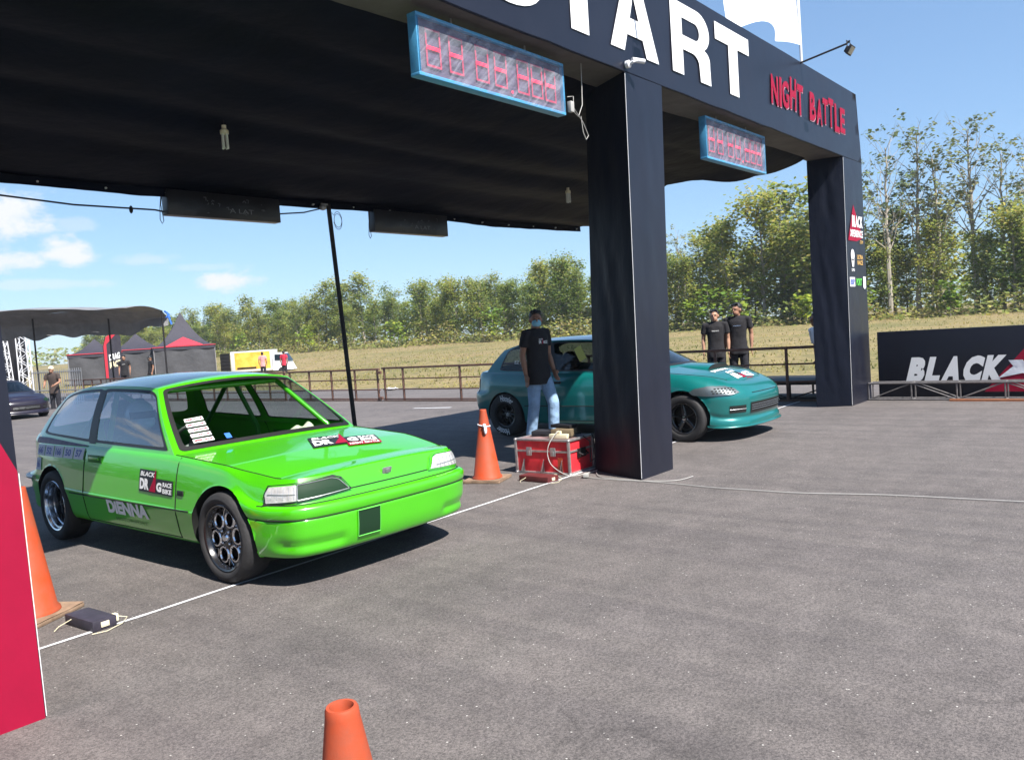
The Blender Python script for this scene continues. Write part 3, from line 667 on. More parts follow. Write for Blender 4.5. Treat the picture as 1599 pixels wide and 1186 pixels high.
    f = dfn(2.80, .565, .12, .10); mb = MB(); mb.cur = 0; mb.grid(lambda a, b: f(a, b, .003), 4, 3); mb.cur = 1; decal(mb, '66', f, .2, .2, .6, .62, .03, off=.006); mb.build('number_plate', [M['wht'], M['navy']], root, fix=False)
    f = dfn(2.86, .782, .98, .045); mb = MB(); mb.grid(lambda a, b: f(a, b, .003), 16, 3); mb.build('quarter_panel_sticker', M['camo'], root)
    # hood logo
    hf = lambda u, v, off: c.HD(-.17+.54*u+.18*v, -.09-.07*u+.31*v, off+.003)
    mb = MB(); logo(mb, hf, True, True); mb.build('bonnet_decal', dm, root, fix=False)
    # sticker stack in the corner of the windscreen
    mb = MB()
    for k in range(5):
        v0 = .11+.075*k; mb.cur = 0; mb.grid(lambda a, b: c.WS(-.83+.17*a-.0*b, v0+.048*b, .006), 6, 3); mb.cur = 1; decal(mb, ('SPEED SHOP', 'RACING OIL', 'GARAGE', 'MOTOR', 'SERVICE')[k], lambda u, v, off: c.WS(-.82+.15*u, v0+.010+.028*v, .009), 0, 0, 1, 1, .03)
    mb.build('windscreen_sticker', [M['white'], M['red']], root, fix=False)
    mb = MB(); mb.grid(lambda a, b: c.WS(-.56+.05*a, .10+.07*b, .006), 3, 3); mb.build('windscreen_sticker', M['bluec'], root)
    # interior: roll cage, seat, wheel, towel along the screen
    cg = MB(); rg = MB(); t = .021
    for sd in (-1, 1):
        a = [Vector((sd*.66, .72, .60)), Vector((sd*.655, .80, .79)), Vector((sd*.50, 1.24, 1.17)), Vector((sd*.51, 1.95, 1.19)), Vector((sd*.60, 2.7, .62))]
        cg.tube(a[:3], t, 10); rg.tube(a[2:], t, 10)
        rg.tube([(sd*.66, 1.80, .28), (sd*.66, 1.80, .75), (sd*.51, 1.88, 1.17)], t, 10); cg.tube([(sd*.68, .75, .50), (sd*.68, 1.80, .62)], t, 10)
    rg.tube([(-.51, 1.88, 1.185), (.51, 1.88, 1.185)], t, 10); cg.tube([(-.50, 1.24, 1.17), (.50, 1.24, 1.17)], t, 10); cg.tube([(-.66, 1.80, .62), (.66, 1.80, .62)], t, 10)
    rg.tube([(-.51, 1.88, 1.17), (.64, 1.82, .32)], t, 10); rg.build('rear_cage_tubes', M['greendark'], root); cg.tube([(-.66, .78, .66), (.66, .78, .66)], t, 10); cg.build('roll_cage', M['green'], root)  # rear tubes use the darker green, with the cabin's shade in their colour
    st = MB(); st.box((-.36, 1.62, .36), (.46, .50, .12), None, .05); st.box((-.36, 1.93, .66), (.44, .12, .62), Matrix.Rotation(-.28, 3, 'X'), .05); st.box((-.36, 2.02, 1.0), (.26, .10, .20), Matrix.Rotation(-.28, 3, 'X'), .04); st.build('seat', M['seat'], root)
    sw = MB(); ctr = Vector((-.36, 1.12, .76)); rx = Matrix.Rotation(-1.15, 3, 'X')
    ring = [ctr+rx @ Vector((math.cos(a)*.165, math.sin(a)*.165, 0)) for a in np.linspace(0, 2*PI, 25)[:-1]]; sw.tube(ring, .014, 8, closed=True)
    for a in (.3, 2.8, 4.7): sw.tube([ctr, ctr+rx @ Vector((math.cos(a)*.165, math.sin(a)*.165, 0))], .012, 6)
    sw.tube([ctr, ctr+Vector((0, -.35, -.12))], .02, 8); sw.build('steering_wheel', M['blk'], root)
    db = MB(); db.grid(lambda a, b: Vector((-.70+1.4*a, .66+.30*b-.17*(1-(2*a-1)**2)*(1-b), .745-.05*b-.0)), 16, 4); db.build('dashboard', M['blk'], root)
    fw = MB(); fw.grid(lambda a, b: Vector((-.76+1.52*a, .62, .24+.50*b)), 4, 4); fw.grid(lambda a, b: Vector((-.76+1.52*a, 2.80, .24+.50*b)), 4, 4); fw.build('bulkhead', M['greendark'], root)
    random.seed(3)
    tw = MB(); pk = lambda a: .045*math.exp(-((a-.62)/.05)**2)+.055*math.exp(-((a-.72)/.04)**2)+.012*noise.noise(Vector((a*22, 1, 0)))
    tw.grid(lambda a, b: Vector((-.55+1.22*a, .70+.14*b-.19*(1-(2*a-1)**2*.8), .775+max(0, pk(a))*math.sin(PI*b)*1.3+.012*math.sin(PI*b))), 60, 6); tw.build('towel', M['paper'], root)
    return c

M['alu2'] = mat('dull_metal_cover', (.10, .12, .13), .35, metal=.6, var=.15)
def car_teal(loc, label, paint, name='race_car', full=True, group=None):
    root = empty(name, loc, 0, label, 'car', group)
    prof_S = [(0, -.06), (.03, -.03), (.10, -.012), (.25, .0), (.40, .004), (.46, .006), (.56, .008), (.66, .006), (.76, .0), (.85, -.016), (.92, -.036), (.97, -.062), (1, -.09)]
    prof_F = [(0, -.02), (.03, .004), (.14, .0), (.22, -.02), (.30, -.006), (.45, .004), (.58, .010), (.68, .004), (.76, -.014), (.84, -.05), (.90, -.09), (.95, -.14), (1, -.21)]
    prof_R = [(0, -.05), (.03, -.01), (.20, 0), (.30, .015), (.42, .022), (.50, .02), (.56, .01), (.60, -.02), (.66, -.03), (.74, -.036), (.84, -.045), (.93, -.06), (1, -.09)]
    wb = 2.72
    sp = dict(plan=[(0, -.70), (.25, -.692), (.46, -.66), (.61, -.59), (.71, -.49), (.78, -.36), (.82, -.2), (.835, 0), (.845, .4), (.85, 1.2), (.85, 2.0), (.845, 2.6), (.825, 3.0), (.78, 3.22), (.70, 3.34), (.55, 3.40), (.3, 3.43), (0, 3.44)],
              F=prof_F, S=prof_S, R=prof_R, fb=(-.46, .05), rb=(2.95, 3.2),
              zt=[(-.86, .665), (-.6, .70), (-.3, .755), (0, .795), (.55, .845), (2.0, .86), (3.1, .90), (3.5, .90)], zb=[(-.86, .155), (-.45, .16), (-.3, .19), (2.6, .19), (3.4, .24)],
              paint=paint, gfront=M['gdark'], gside=M['gdark'] if not full else glass('dark_side_glass', (.32, .38, .42), .9, .05), wb=wb, ra=.335, zc=.285, crown=.055, hp=2.6,
              door=(.62, 1.98, .24), bz=lambda s, i, j: s.P[i, 0, 2]+(s.P[i, -1, 2]-s.P[i, 0, 2])*.78, rz=.52,
              gh=dict(ya=.55, yb=3.10, rail=[(.545, 1.28, 1.255), (.568, 1.5, 1.28), (.58, 2.0, 1.292), (.57, 2.5, 1.275), (.535, 2.92, 1.19)], bulge=.025, cb=.26, hb=.13, cc=.03, hc=.035, arch=.01,
                      tb0=.18, tb1=.10, tc0=.03, wsr=(-.91, .05, .91, .94), wsrad=.05, htr=(-.86, .10, .86, .86), bk=.53, bp=(.505, .548),
                      win=[rpoly(.045, .075, .505, .93, (.03, .12, .02, .02)), rpoly(.548, .075, .90, .93, (.11, .02, .02, .06))]))
    if not full: sp['n'] = 120
    c = Car(root, sp); c.build()
    for sd in (-1, 1):
        make_wheel(root, 'front_wheel', sd*.735, 0, .285, .21, sd, 'five', .19)
        make_wheel(root, 'rear_wheel', sd*.73, wb, .30, .25, sd, 'slick', .17)
    for sd in (-1, 1):
        c.seam([c.yz(y, .235, sd, .001) for y in np.linspace(.62, 1.98, 20)])
        c.seam([c.yz(.62, z, sd, .001) for z in np.linspace(.235, .83, 14)])
        c.seam([c.yz(1.98, z, sd, .001) for z in np.linspace(.235, .845, 14)])
        c.seam([c.yz(y, .43, sd, .004) for y in np.linspace(.36, 2.36, 30)], 'side_moulding_line', .006)
        c.seam([c.hrow(i, sd*.95)+Vector((0, 0, .001)) for i in range(int(c.n*.12), c.ci+1, 2)])
        # headlamp cover: silver shell with square holes towards the nose
        mb = MB(); poly = [(.58, .572), (.70, .548), (.98, .545), (1.13, .560), (1.18, .595), (1.12, .635), (.95, .662), (.75, .652), (.62, .620)]
        discpatch(mb, lambda a, z: c.az(a, z, sd, .012), resample(poly, 70), 6); h = mb.build('headlamp_cover' if full else 'headlamp', M['alu2'] if full else M['darklens'], root, ang=60)
        if full:
            for r_ in range(3):
                for q in range(7):
                    a0 = .63+.042*q+.012*r_; z0 = .570+.024*r_; mb2 = MB(); mb2.grid(lambda a, b: c.az(a0+.026*a, z0+.015*b, sd, .0145), 1, 1)
                    if not (q == 6 and r_ == 2): b = mb2.build('vent_hole', M['gap'], root); b.parent = h
        tl = MB(); tl.grid(lambda a, z: c.az(c.arc[c.n]-.35-.45*a, .60+.2*z, sd, .006), 12, 4); tl.build('tail_lamp', M['blueg'], root)
        hd = MB(); hd.box(c.yz(1.82, .74, sd, .008), (.02, .17, .03), bev=.006); b = hd.build('door_handle', M['blk'], root); b.parent = c.parts['doorL' if sd < 0 else 'doorR']
        mb = MB(); mb.grid(lambda a, z: c.az(.50+.22*a, .335+.085*z, sd, .006), 6, 2); g_ = mb.build('side_intake', M['gap'], root)
        mb = MB(); mb.tube([c.az(.50+.22*a, .375, sd, .012) for a in (0, .5, 1)], .003, 6); b = mb.build('intake_slat', M['steel'], root); b.parent = g_
    c.seam([c.az(a, .550, sd, .002) for sd, rng in ((-1, np.linspace(.36, 0, 8)), (1, np.linspace(.03, .36, 8))) for a in rng], 'bonnet_gap', .005)
    mb = MB(); mb.grid(lambda a, z: c.az(abs(.42-.84*a), .315+.125*z, -1 if a < .5 else 1, .006), 16, 2); g_ = mb.build('grille_opening', M['gap'], root)
    mb = MB()
    for z in (.355, .38, .405): mb.tube([c.az(abs(x), z, -1 if x < 0 else 1, .010) for x in np.linspace(-.40, .40, 13)], .0022, 5)
    b = mb.build('grille_slat', M['steel'], root); b.parent = g_
    mb = MB(); mb.tube([c.az(abs(x), .172, -1 if x < 0 else 1, .006) for x in np.linspace(-.98, .98, 31)], .014, 8, flat=1.3); mb.build('front_lip', paint, root)
    st = MB(); st.box((-.36, 1.75, .40), (.46, .50, .12), None, .05); st.box((-.36, 2.06, .70), (.44, .12, .62), Matrix.Rotation(-.28, 3, 'X'), .05); st.box((-.36, 2.15, 1.03), (.26, .10, .20), None, .04); st.build('seat', M['seat'], root)
    db = MB(); db.box((0, .95, .72), (1.4, .35, .12), None, .05); db.build('dashboard', M['blk'], root)
    if full:
        sc = MB()     # bonnet scoop
        def scf(a, b):
            x = -.30+.6*a; y = -.10+.55*b; e = (1-abs(2*a-1)**4); k = e*(1-b)**.6
            p = c.HD(x*(1-.25*b), y, 0); return Vector((p.x, p.y, p.z+.055*k*min(1, 1)+.002))
        sc.grid(scf, 20, 14); sc.build('bonnet_scoop', paint, root)
        sc = MB(); sc.grid(lambda a, b: (lambda p: Vector((p.x, p.y-.0, p.z+.050*(1-abs(2*a-1)**4)*b)))(c.HD(-.29+.58*a, -.102, .002)), 12, 3); sc.build('scoop_mouth', M['gap'], root)
        dm = [M['blk'], M['white'], M['red'], M['gold']]
        hf = lambda u, v, off: c.HD(-.30+.50*u, -.50+.22*v, off+.005)
        mb = MB(); logo(mb, hf, False, True); mb.build('bonnet_decal', dm, root, fix=False)
        mb = MB(); decal(mb, 'DYNOMAX', lambda u, v, off: c.HD(-.40+.42*u, -.24+.07*v, off+.004), 0, 0, 1, 1, .03); mb.build('bonnet_name', M['white'], root, fix=False)
        dfn = lambda y0, z0, a, b: (lambda u, v, off: c.yz(y0-a*u, z0+b*v, -1, off+.002))
        mb = MB(); mb.add([dfn(1.02, .50, .16, .16)(u, v, .004) for u, v in ((0, 0), (1, 0), (.75, 1))], [(0, 1, 2)]); mb.build('door_triangle_decal', M['white'], root, fix=False)
        ys = MB(); ys.grid(lambda a, b: c.SG(.28+.055*a+.02*b, .45+.38*b-.12*a, -1, .006), 3, 3); ys.build('window_note', M['yell'], root)
        mb = MB(); decal(mb, 'EZ RACING', lambda u, v, off: c.SG(.80-.16*u, .30+.12*v, -1, .006), 0, 0, 1, 1, .02); mb.build('quarter_window_lettering', M['white'], root, fix=False)
        mb = MB(); decal(mb, 'RACING', lambda u, v, off: c.SG(.16-.06*u, .62+.07*v, -1, .006), 0, 0, 1, 1, .02); mb.build('door_window_lettering', M['white'], root, fix=False)
    return c
green = car_green()
teal = car_teal((9.55, 4.62, 0), 'teal three-door hatchback race car with bonnet scoop, half hidden by the middle black pillar', M['teal'])
# ------------------------------------------------------------------ setting
def terr(x, y):
    d = max(0, x-18.5); z = .0135*max(0, min(d, 60))+.35*sstep(52, 66, x)*sstep(-20, 60, y)
    if x > 17: z += .05*noise.noise(Vector((x*.15, y*.15, 0)))*min(1, (x-17)/5)
    z -= (.42*math.exp(-((x-35)**2+(y-52)**2)/90) + .2*math.exp(-((x-29.5)**2+(y-43)**2)/20))
    return z
def asphalt():
    m = bpy.data.materials.new('asphalt'); t, b = nodes(m); n = t.nodes.new; l = t.links.new
    co = n('ShaderNodeTexCoord'); vec = co.outputs['Object']
    def nse(sc, det, rg=.6): q = n('ShaderNodeTexNoise'); q.inputs['Scale'].default_value = sc; q.inputs['Detail'].default_value = det; q.inputs['Roughness'].default_value = rg; l(vec, q.inputs['Vector']); return q.outputs['Fac']
    def ramp(f, st): r = n('ShaderNodeValToRGB'); l(f, r.inputs[0]); e = r.color_ramp.elements; e[0].position, e[0].color = st[0][0], (*st[0][1], 1); e[1].position, e[1].color = st[1][0], (*st[1][1], 1); return r.outputs[0]
    def mul(a, b_, f=1): x = n('ShaderNodeMixRGB'); x.blend_type = 'MULTIPLY'; x.inputs[0].default_value = f; l(a, x.inputs[1]); l(b_, x.inputs[2]); return x.outputs[0]
    base = ramp(nse(.35, 5), ((.35, (.106, .094, .089)), (.68, (.128, .114, .108))))
    g1 = ramp(nse(95, 4, .8), ((.38, (.60, .60, .61)), (.60, (1.36, 1.35, 1.34)))); g2 = ramp(nse(4.5, 6, .7), ((.35, (.86, .86, .86)), (.65, (1.12, 1.12, 1.12))))
    c = mul(mul(base, g1), g2)
    g3 = ramp(nse(220, 2, .7), ((.35, (.75, .75, .75)), (.65, (1.25, 1.25, 1.25)))); c = mul(c, g3)
    # tyre marks along the track, laid down in the two lanes
    mp_ = n('ShaderNodeMapping'); mp_.inputs['Scale'].default_value = (3.4, .10, 1); l(vec, mp_.inputs[0]); tn = n('ShaderNodeTexNoise'); tn.inputs['Scale'].default_value = 1.3; tn.inputs['Detail'].default_value = 4; l(mp_.outputs[0], tn.inputs['Vector'])
    c = mul(c, ramp(tn.outputs['Fac'], ((.36, (.86, .86, .88)), (.56, (1.03, 1.03, 1.03)))))
    mp2 = n('ShaderNodeMapping'); mp2.inputs['Scale'].default_value = (.12, 1.6, 1); mp2.inputs['Rotation'].default_value = (0, 0, .12); l(vec, mp2.inputs[0]); t2 = n('ShaderNodeTexNoise'); t2.inputs['Scale'].default_value = 1.1; t2.inputs['Detail'].default_value = 4; l(mp2.outputs[0], t2.inputs['Vector'])
    c = mul(c, ramp(t2.outputs['Fac'], ((.38, (.94, .94, .94)), (.58, (1.03, 1.02, 1.02)))))
    # fine cracks, only in places, and oily stains
    wn = n('ShaderNodeTexNoise'); wn.inputs['Scale'].default_value = 1.6; wn.inputs['Detail'].default_value = 5; l(vec, wn.inputs['Vector']); wm = n('ShaderNodeMixRGB'); wm.inputs[0].default_value = .35; l(vec, wm.inputs[1]); l(wn.outputs['Color'], wm.inputs[2])
    vc = n('ShaderNodeTexVoronoi'); vc.feature = 'DISTANCE_TO_EDGE'; vc.inputs['Scale'].default_value = .55; l(wm.outputs[0], vc.inputs['Vector']); cr = ramp(vc.outputs['Distance'], ((.0, (.72, .72, .72)), (.006, (1, 1, 1)))); ck = n('ShaderNodeMixRGB'); ck.blend_type = 'MULTIPLY'; l(ramp(nse(.5, 3), ((.52, (0, 0, 0)), (.60, (1, 1, 1)))), ck.inputs[0]); l(c, ck.inputs[1]); l(cr, ck.inputs[2]); c = ck.outputs[0]
    c = mul(c, ramp(nse(1.1, 4, .55), ((.26, (.84, .84, .85)), (.42, (1, 1, 1)))))
    vo = n('ShaderNodeTexVoronoi'); vo.inputs['Scale'].default_value = 38; l(vec, vo.inputs['Vector'])
    th = n('ShaderNodeMath'); th.operation = 'LESS_THAN'; th.inputs[1].default_value = .14; l(vo.outputs['Distance'], th.inputs[0])
    sel = n('ShaderNodeSeparateColor'); l(vo.outputs['Color'], sel.inputs[0]); t3 = n('ShaderNodeMath'); t3.operation = 'GREATER_THAN'; t3.inputs[1].default_value = .90; l(sel.outputs[0], t3.inputs[0])
    mm = n('ShaderNodeMath'); mm.operation = 'MULTIPLY'; l(th.outputs[0], mm.inputs[0]); l(t3.outputs[0], mm.inputs[1])
    x = n('ShaderNodeMixRGB'); l(mm.outputs[0], x.inputs[0]); l(c, x.inputs[1]); x.inputs[2].default_value = (.42, .40, .37, 1); l(x.outputs[0], b.inputs['Base Color'])
    b.inputs['Roughness'].default_value = .82; b.inputs['Specular IOR Level'].default_value = .4
    bp = n('ShaderNodeBump'); bp.inputs['Strength'].default_value = .9; bp.inputs['Distance'].default_value = .006; l(nse(85, 4, .75), bp.inputs['Height']); l(bp.outputs[0], b.inputs['Normal'])
    return m
M['asph'] = asphalt()
def fieldmat():
    m = bpy.data.materials.new('dry_field'); t, b = nodes(m); n = t.nodes.new; l = t.links.new
    co = n('ShaderNodeTexCoord'); vec = co.outputs['Object']
    def nse(sc, det): q = n('ShaderNodeTexNoise'); q.inputs['Scale'].default_value = sc; q.inputs['Detail'].default_value = det; q.inputs['Roughness'].default_value = .65; l(vec, q.inputs['Vector']); return q.outputs['Fac']
    r = n('ShaderNodeValToRGB'); l(nse(.09, 6), r.inputs[0]); e = r.color_ramp.elements; e[0].position = .36; e[0].color = (.130, .120, .042, 1); e[1].position = .66; e[1].color = (.225, .165, .085, 1)
    k = r.color_ramp.elements.new(.5); k.color = (.20, .158, .068, 1)
    x = n('ShaderNodeMixRGB'); x.blend_type = 'MULTIPLY'; x.inputs[0].default_value = 1; r2 = n('ShaderNodeValToRGB'); l(nse(2.5, 6), r2.inputs[0]); e = r2.color_ramp.elements; e[0].position = .33; e[0].color = (.55, .58, .5, 1); e[1].position = .66; e[1].color = (1.3, 1.28, 1.2, 1)
    l(r.outputs[0], x.inputs[1]); l(r2.outputs[0], x.inputs[2]); l(x.outputs[0], b.inputs['Base Color']); b.inputs['Roughness'].default_value = .95
    bp = n('ShaderNodeBump'); bp.inputs['Strength'].default_value = .8; bp.inputs['Distance'].default_value = .08; l(nse(5, 5), bp.inputs['Height']); l(bp.outputs[0], b.inputs['Normal']); return m
M['field'] = fieldmat()
xs = [-900, -400, -150, -60, -20, 5, 14]+list(np.arange(16, 96, 1.6))+[100, 115, 140, 200, 320, 600, 1200]
ys = [-400, -150, -60]+list(np.arange(-30, 150, 2.0))+[155, 170, 200, 260, 350, 500, 800, 1500]
g = MB(); nx_ = len(xs)
g.v = [(x, y, terr(x, y)-(.03 if x < 17 else 0)) for y in ys for x in xs]; g.f = [(j*nx_+i, j*nx_+i+1, (j+1)*nx_+i+1, (j+1)*nx_+i) for j in range(len(ys)-1) for i in range(nx_-1)]; g.mi = [0]*len(g.f)
tag(g.build('ground', M['field'], fix=False), kind='structure')
# asphalt runway with a ragged edge
rw = MB(); ye = list(np.arange(-50, 120, .6))+list(np.arange(120, 400, 8))
ed = [16.9+.35*noise.noise(Vector((0, y*.35, 3)))+.25*noise.noise(Vector((0, y*1.6, 7))) for y in ye]
rw.v = [p for y, x in zip(ye, ed) for p in ((-70, y, .004), (0, y, .004), (12, y, .004), (x, y, .004))]
rw.f = [(4*i+k, 4*i+k+1, 4*i+k+5, 4*i+k+4) for i in range(len(ye)-1) for k in range(3)]; rw.mi = [0]*len(rw.f)
tag(rw.build('runway', M['asph'], fix=False), kind='structure')
# white start line (tape) across both lanes
ln = MB(); P = []
for i in range(121):
    t = i/120; x = -.5+14*t; y = 4.40+.0372*x+.012*noise.noise(Vector((x*1.3, 0, 0))); hw = .0135+.005*noise.noise(Vector((x*9, 5, 0))); P += [(x, y-hw, .008), (x, y+hw, .008)]
ln.v = P; ln.f = [(2*i, 2*i+2, 2*i+3, 2*i+1) for i in range(120)]; ln.mi = [0]*120
tag(ln.build('start_line', M['tape'], fix=False), kind='structure')
lm = MB(); lm.v = [(12.0, 11.6, .008), (12.1, 11.6, .008), (11.9, 12.5, .008), (11.82, 12.5, .008)]; lm.f = [(0, 1, 2, 3)]; lm.mi = [0]; tag(lm.build('painted_mark', M['tape'], fix=False), kind='structure')
# ------------------------------------------------------------------ start gantry
gan = empty('start_gantry', (0, 0, 0), 0, 'black start gantry with white START lettering on three wrapped pillars', 'gantry')
def leg(fl, fr, br, bl, flt, frt, brt, blt, z1, pipe=.0025):
    """pillar: front panel of smooth vinyl, other faces of wrinkled cloth"""
    mb = MB(); b = [(fl, 0), (fr, 0), (br, 0), (bl, 0)]; t_ = [flt, frt, brt, blt]; n = 26
    root = None
    def face(a0, a1, c0, c1, amp, seed):
        q = MB()
        def fn(u, v):
            p = Vector((*a0, 0)).lerp(Vector((*a1, 0)), u); r = Vector((*c0, z1)).lerp(Vector((*c1, z1)), u); o = p.lerp(r, v)
            e = math.sin(PI*min(1, max(0, u)))**.6*min(1, v*8)*min(1, (1-v)*8)
            d = noise.noise(Vector((u*3, v*5+u*3.5, seed)))*amp+(1-abs(noise.noise(Vector((u*5+v*9, v*6-u*2.5, seed+4)))))**6*amp*.5
            nn = Vector((a1[1]-a0[1], a0[0]-a1[0], 0)).normalized(); return o+nn*d*e
        q.grid(fn, 14, 60); return q
    fp = face(fl, fr, flt, frt, .006, 1).build('leg', [M['satin'], M['fabric']], gan)
    for (a0, a1, c0, c1, sd) in ((bl, fl, blt, flt, 2), (fr, br, frt, brt, 3), (br, bl, brt, blt, 4)):
        q = face(a0, a1, c0, c1, .022, sd)
        s_ = q.build('side_cloth', M['fabric'], fp, ang=80)
    e = MB(); off = Vector((-.004, -.004, 0)); e.tube([Vector((*fl, .02))+off, Vector((*flt, z1-.02))+off], pipe, 6); e.build('white_edge_piping', M['white'], fp)
    return fp
l_mid = leg((6.47, 3.877), (7.07, 3.877), (7.36, 4.576), (6.76, 4.576), (6.585, 3.877), (7.265, 3.877), (7.50, 4.50), (6.88, 4.50), 3.715)
l_rt = leg((12.66, 3.877), (13.66, 3.877), (13.55, 4.36), (12.47, 4.34), (12.72, 3.877), (13.625, 3.877), (13.6, 4.37), (12.60, 4.37), 3.715)
l_lf = leg((.45, 3.582), (1.246, 3.582), (1.28, 4.25), (.48, 4.25), (.45, 3.60), (1.20, 3.60), (1.24, 4.25), (.48, 4.25), 3.715)
mb = MB(); mb.v = [(.45, 3.572, .004), (1.240, 3.572, .004), (1.229, 3.575, 1.01), (1.02, 3.575, 1.50), (.80, 3.578, 2.0), (.45, 3.578, 1.5)]; mb.f = [(0, 1, 2, 3, 4, 5)]; mb.mi = [0]; mb.build('red_triangle_print', M['red'], l_lf, fix=False)
mb = MB(); mb.tube([(1.246, 3.576, .01), (1.235, 3.58, 1.0)], .0018, 6); mb.build('white_edge_piping', M['white'], l_lf)
bz0, bz1 = 3.72, 4.747
bm_ = MB(); bm_.grid(lambda u, v: Vector((-6+19.63*u-.15*v*u, 3.877+.006*noise.noise(Vector((u*16, v*2, 0))), bz0+(bz1-bz0)*v)), 90, 8)
bm_.grid(lambda u, v: Vector((-6+19.55*u, 4.376, bz0+(bz1-bz0)*v)), 40, 4); bm_.grid(lambda u, v: Vector((-6+19.48*u, 3.877+.5*v, bz1)), 40, 3)
bm_.grid(lambda u, v: Vector((13.63-.15*v, 3.877+.5*u, bz0+(bz1-bz0)*v)), 6, 8); beam = bm_.build('beam', M['satin'], gan, ang=60)
sf = MB(); sf.grid(lambda u, v: Vector((-6+19.62*u, 3.90+.476*v, bz0+.006*noise.noise(Vector((u*60, v*3, 2))))), 90, 6); M['soff'] = mat('brown_soffit_cloth', (.085, .075, .072), .8, var=.25, scale=3, bump=.5, bscale=4, bdist=.04); sf.build('soffit', M['soff'], beam)
hm = MB(); hm.tube([(-6+19.6*i/60, 3.885, bz0-.004+.012*noise.noise(Vector((i*.7, 0, 0)))) for i in range(61)], .011, 6); hm.build('hem_rope', M['fabric'], beam)
fy = lambda x, z: Vector((x, 3.866, z))
def arc(cx, cy, rx, ry, a0, a1, n=10): return [(cx+rx*math.cos(math.radians(a0+(a1-a0)*i/n)), cy+ry*math.sin(math.radians(a0+(a1-a0)*i/n))) for i in range(n+1)]
def glyph(loops, x0, z0, W, H, name):
    v, f = fillpoly(loops); mb = MB(); mb.add([fy(x0+a*W, z0+b*H) for a, b in v], f); o = mb.build(name, M['white'], beam, fix=False); return o
glyph([[(0, 1), (0, .72), (.36, .72), (.36, 0), (.64, 0), (.64, .72), (1, .72), (1, 1)]], 5.42, 3.895, .94, .715, 'letter')
glyph([[(0, 0), (.27, 0), (.34, .22), (.66, .22), (.73, 0), (1, 0), (.64, 1), (.36, 1)], [(.41, .44), (.5, .74), (.59, .44)]], 6.36, 3.90, .86, .715, 'letter')
glyph([[(0, 0), (.27, 0), (.27, .36), (.50, .36)]+arc(.50, .22, .18, .14, 90, 0, 5)+[(.70, 0), (.98, 0), (.97, .24)]+arc(.80, .34, .17, .14, 0, 70, 4)+arc(.66, .72, .32, .28, -60, 90, 12)+[(0, 1)], [(.27, .56), (.27, .80), (.58, .80)]+arc(.60, .68, .11, .12, 90, -90, 8)], 7.50, 3.905, .87, .715, 'letter')
glyph([[(0, 1), (0, .74), (.37, .74), (.37, 0), (.64, 0), (.64, .74), (1, .74), (1, 1)]], 8.50, 3.915, .89, .715, 'letter')
S_ = [(.06, .26), (.34, .26)]+arc(.50, .30, .17, .10, 200, 340, 8)+arc(.50, .33, .20, .09, 0, 80, 5)+arc(.40, .70, .36, .28, 250, 180, 6)+arc(.50, .74, .46, .26, 170, 20, 10)+[(.67, .72)]+arc(.50, .74, .17, .08, 10, 170, 6)+arc(.46, .66, .13, .07, 180, 260, 4)+arc(.58, .30, .38, .28, 75, 0, 6)+arc(.50, .26, .46, .26, -10, -170, 12)
glyph([S_], 4.50, 3.89, .90, .74, 'letter')
nb = MB(); random.seed(4); x = 10.02
for wd in ('NIGHT', 'BATTLE'):
    for ch in wd:
        vs, fs = text2d(ch, .035, .05); wch = .10 if ch == 'I' else (.25 if ch in 'TL' else .27); hh = .37+random.uniform(-.03, .05); z0 = 4.045+random.uniform(-.03, .02)
        for dx, m_ in ((.018, 1), (0, 0)):
            nb.cur = m_; nb.add([Vector((x+a*wch*.86+dx+.012*math.sin(b*9+x), 3.870-.006*(1-m_), z0-dx*.6+b*hh)) for a, b in vs], fs)
        x += wch*.98
    x += .20
M['pinke'] = mat('pale_print', (.50, .25, .30), .5); nb.build('night_battle_lettering', [M['red'], M['pinke']], beam, fix=False)
# sponsor prints on the right pillar front
pf = lambda x0, z0, W, H: (lambda u, v, off: Vector((x0+W*u, 3.868-off, z0+H*v)))
mb = MB(); mb.cur = 0; f = pf(12.78, 2.48, .74, .50); mb.add([f(0, .0, 0), f(.55, .0, 0), f(.98, .12, 0), f(.42, 1.1, 0)], [(0, 1, 2, 3)]); mb.cur = 1; decal(mb, 'BLACK', f, .28, .42, .70, .36, .04, .1, .004); decal(mb, 'XPERIENCE', f, .12, .12, .86, .22, .03, .1, .004); mb.cur = 2; decal(mb, '.COM', f, .74, -.06, .22, .10, .02, 0, .004)
mb.build('sponsor_print', [M['red'], M['white'], M['gold']], l_rt, fix=False)
mb = MB(); mb.cur = 0; f = pf(12.86, 2.02, .66, .34)
mb.add([f(.16+.13*math.cos(a), .72+.26*math.sin(a), 0) for a in np.linspace(0, 2*PI, 21)[:-1]], [tuple(range(20))]); mb.add([f(.10, .2, 0), f(.22, .2, 0), f(.27, .55, 0), f(.05, .55, 0)], [(0, 1, 2, 3)]); decal(mb, 'DPD', f, .05, .0, .22, .12, .02, 0, 0); mb.cur = 1; decal(mb, 'ULTRA', f, .48, .55, .44, .2, .03, 0, 0); decal(mb, 'RACE', f, .5, .3, .40, .2, .03, 0, 0)
mb.build('sponsor_print', [M['white'], M['gold']], l_rt, fix=False)
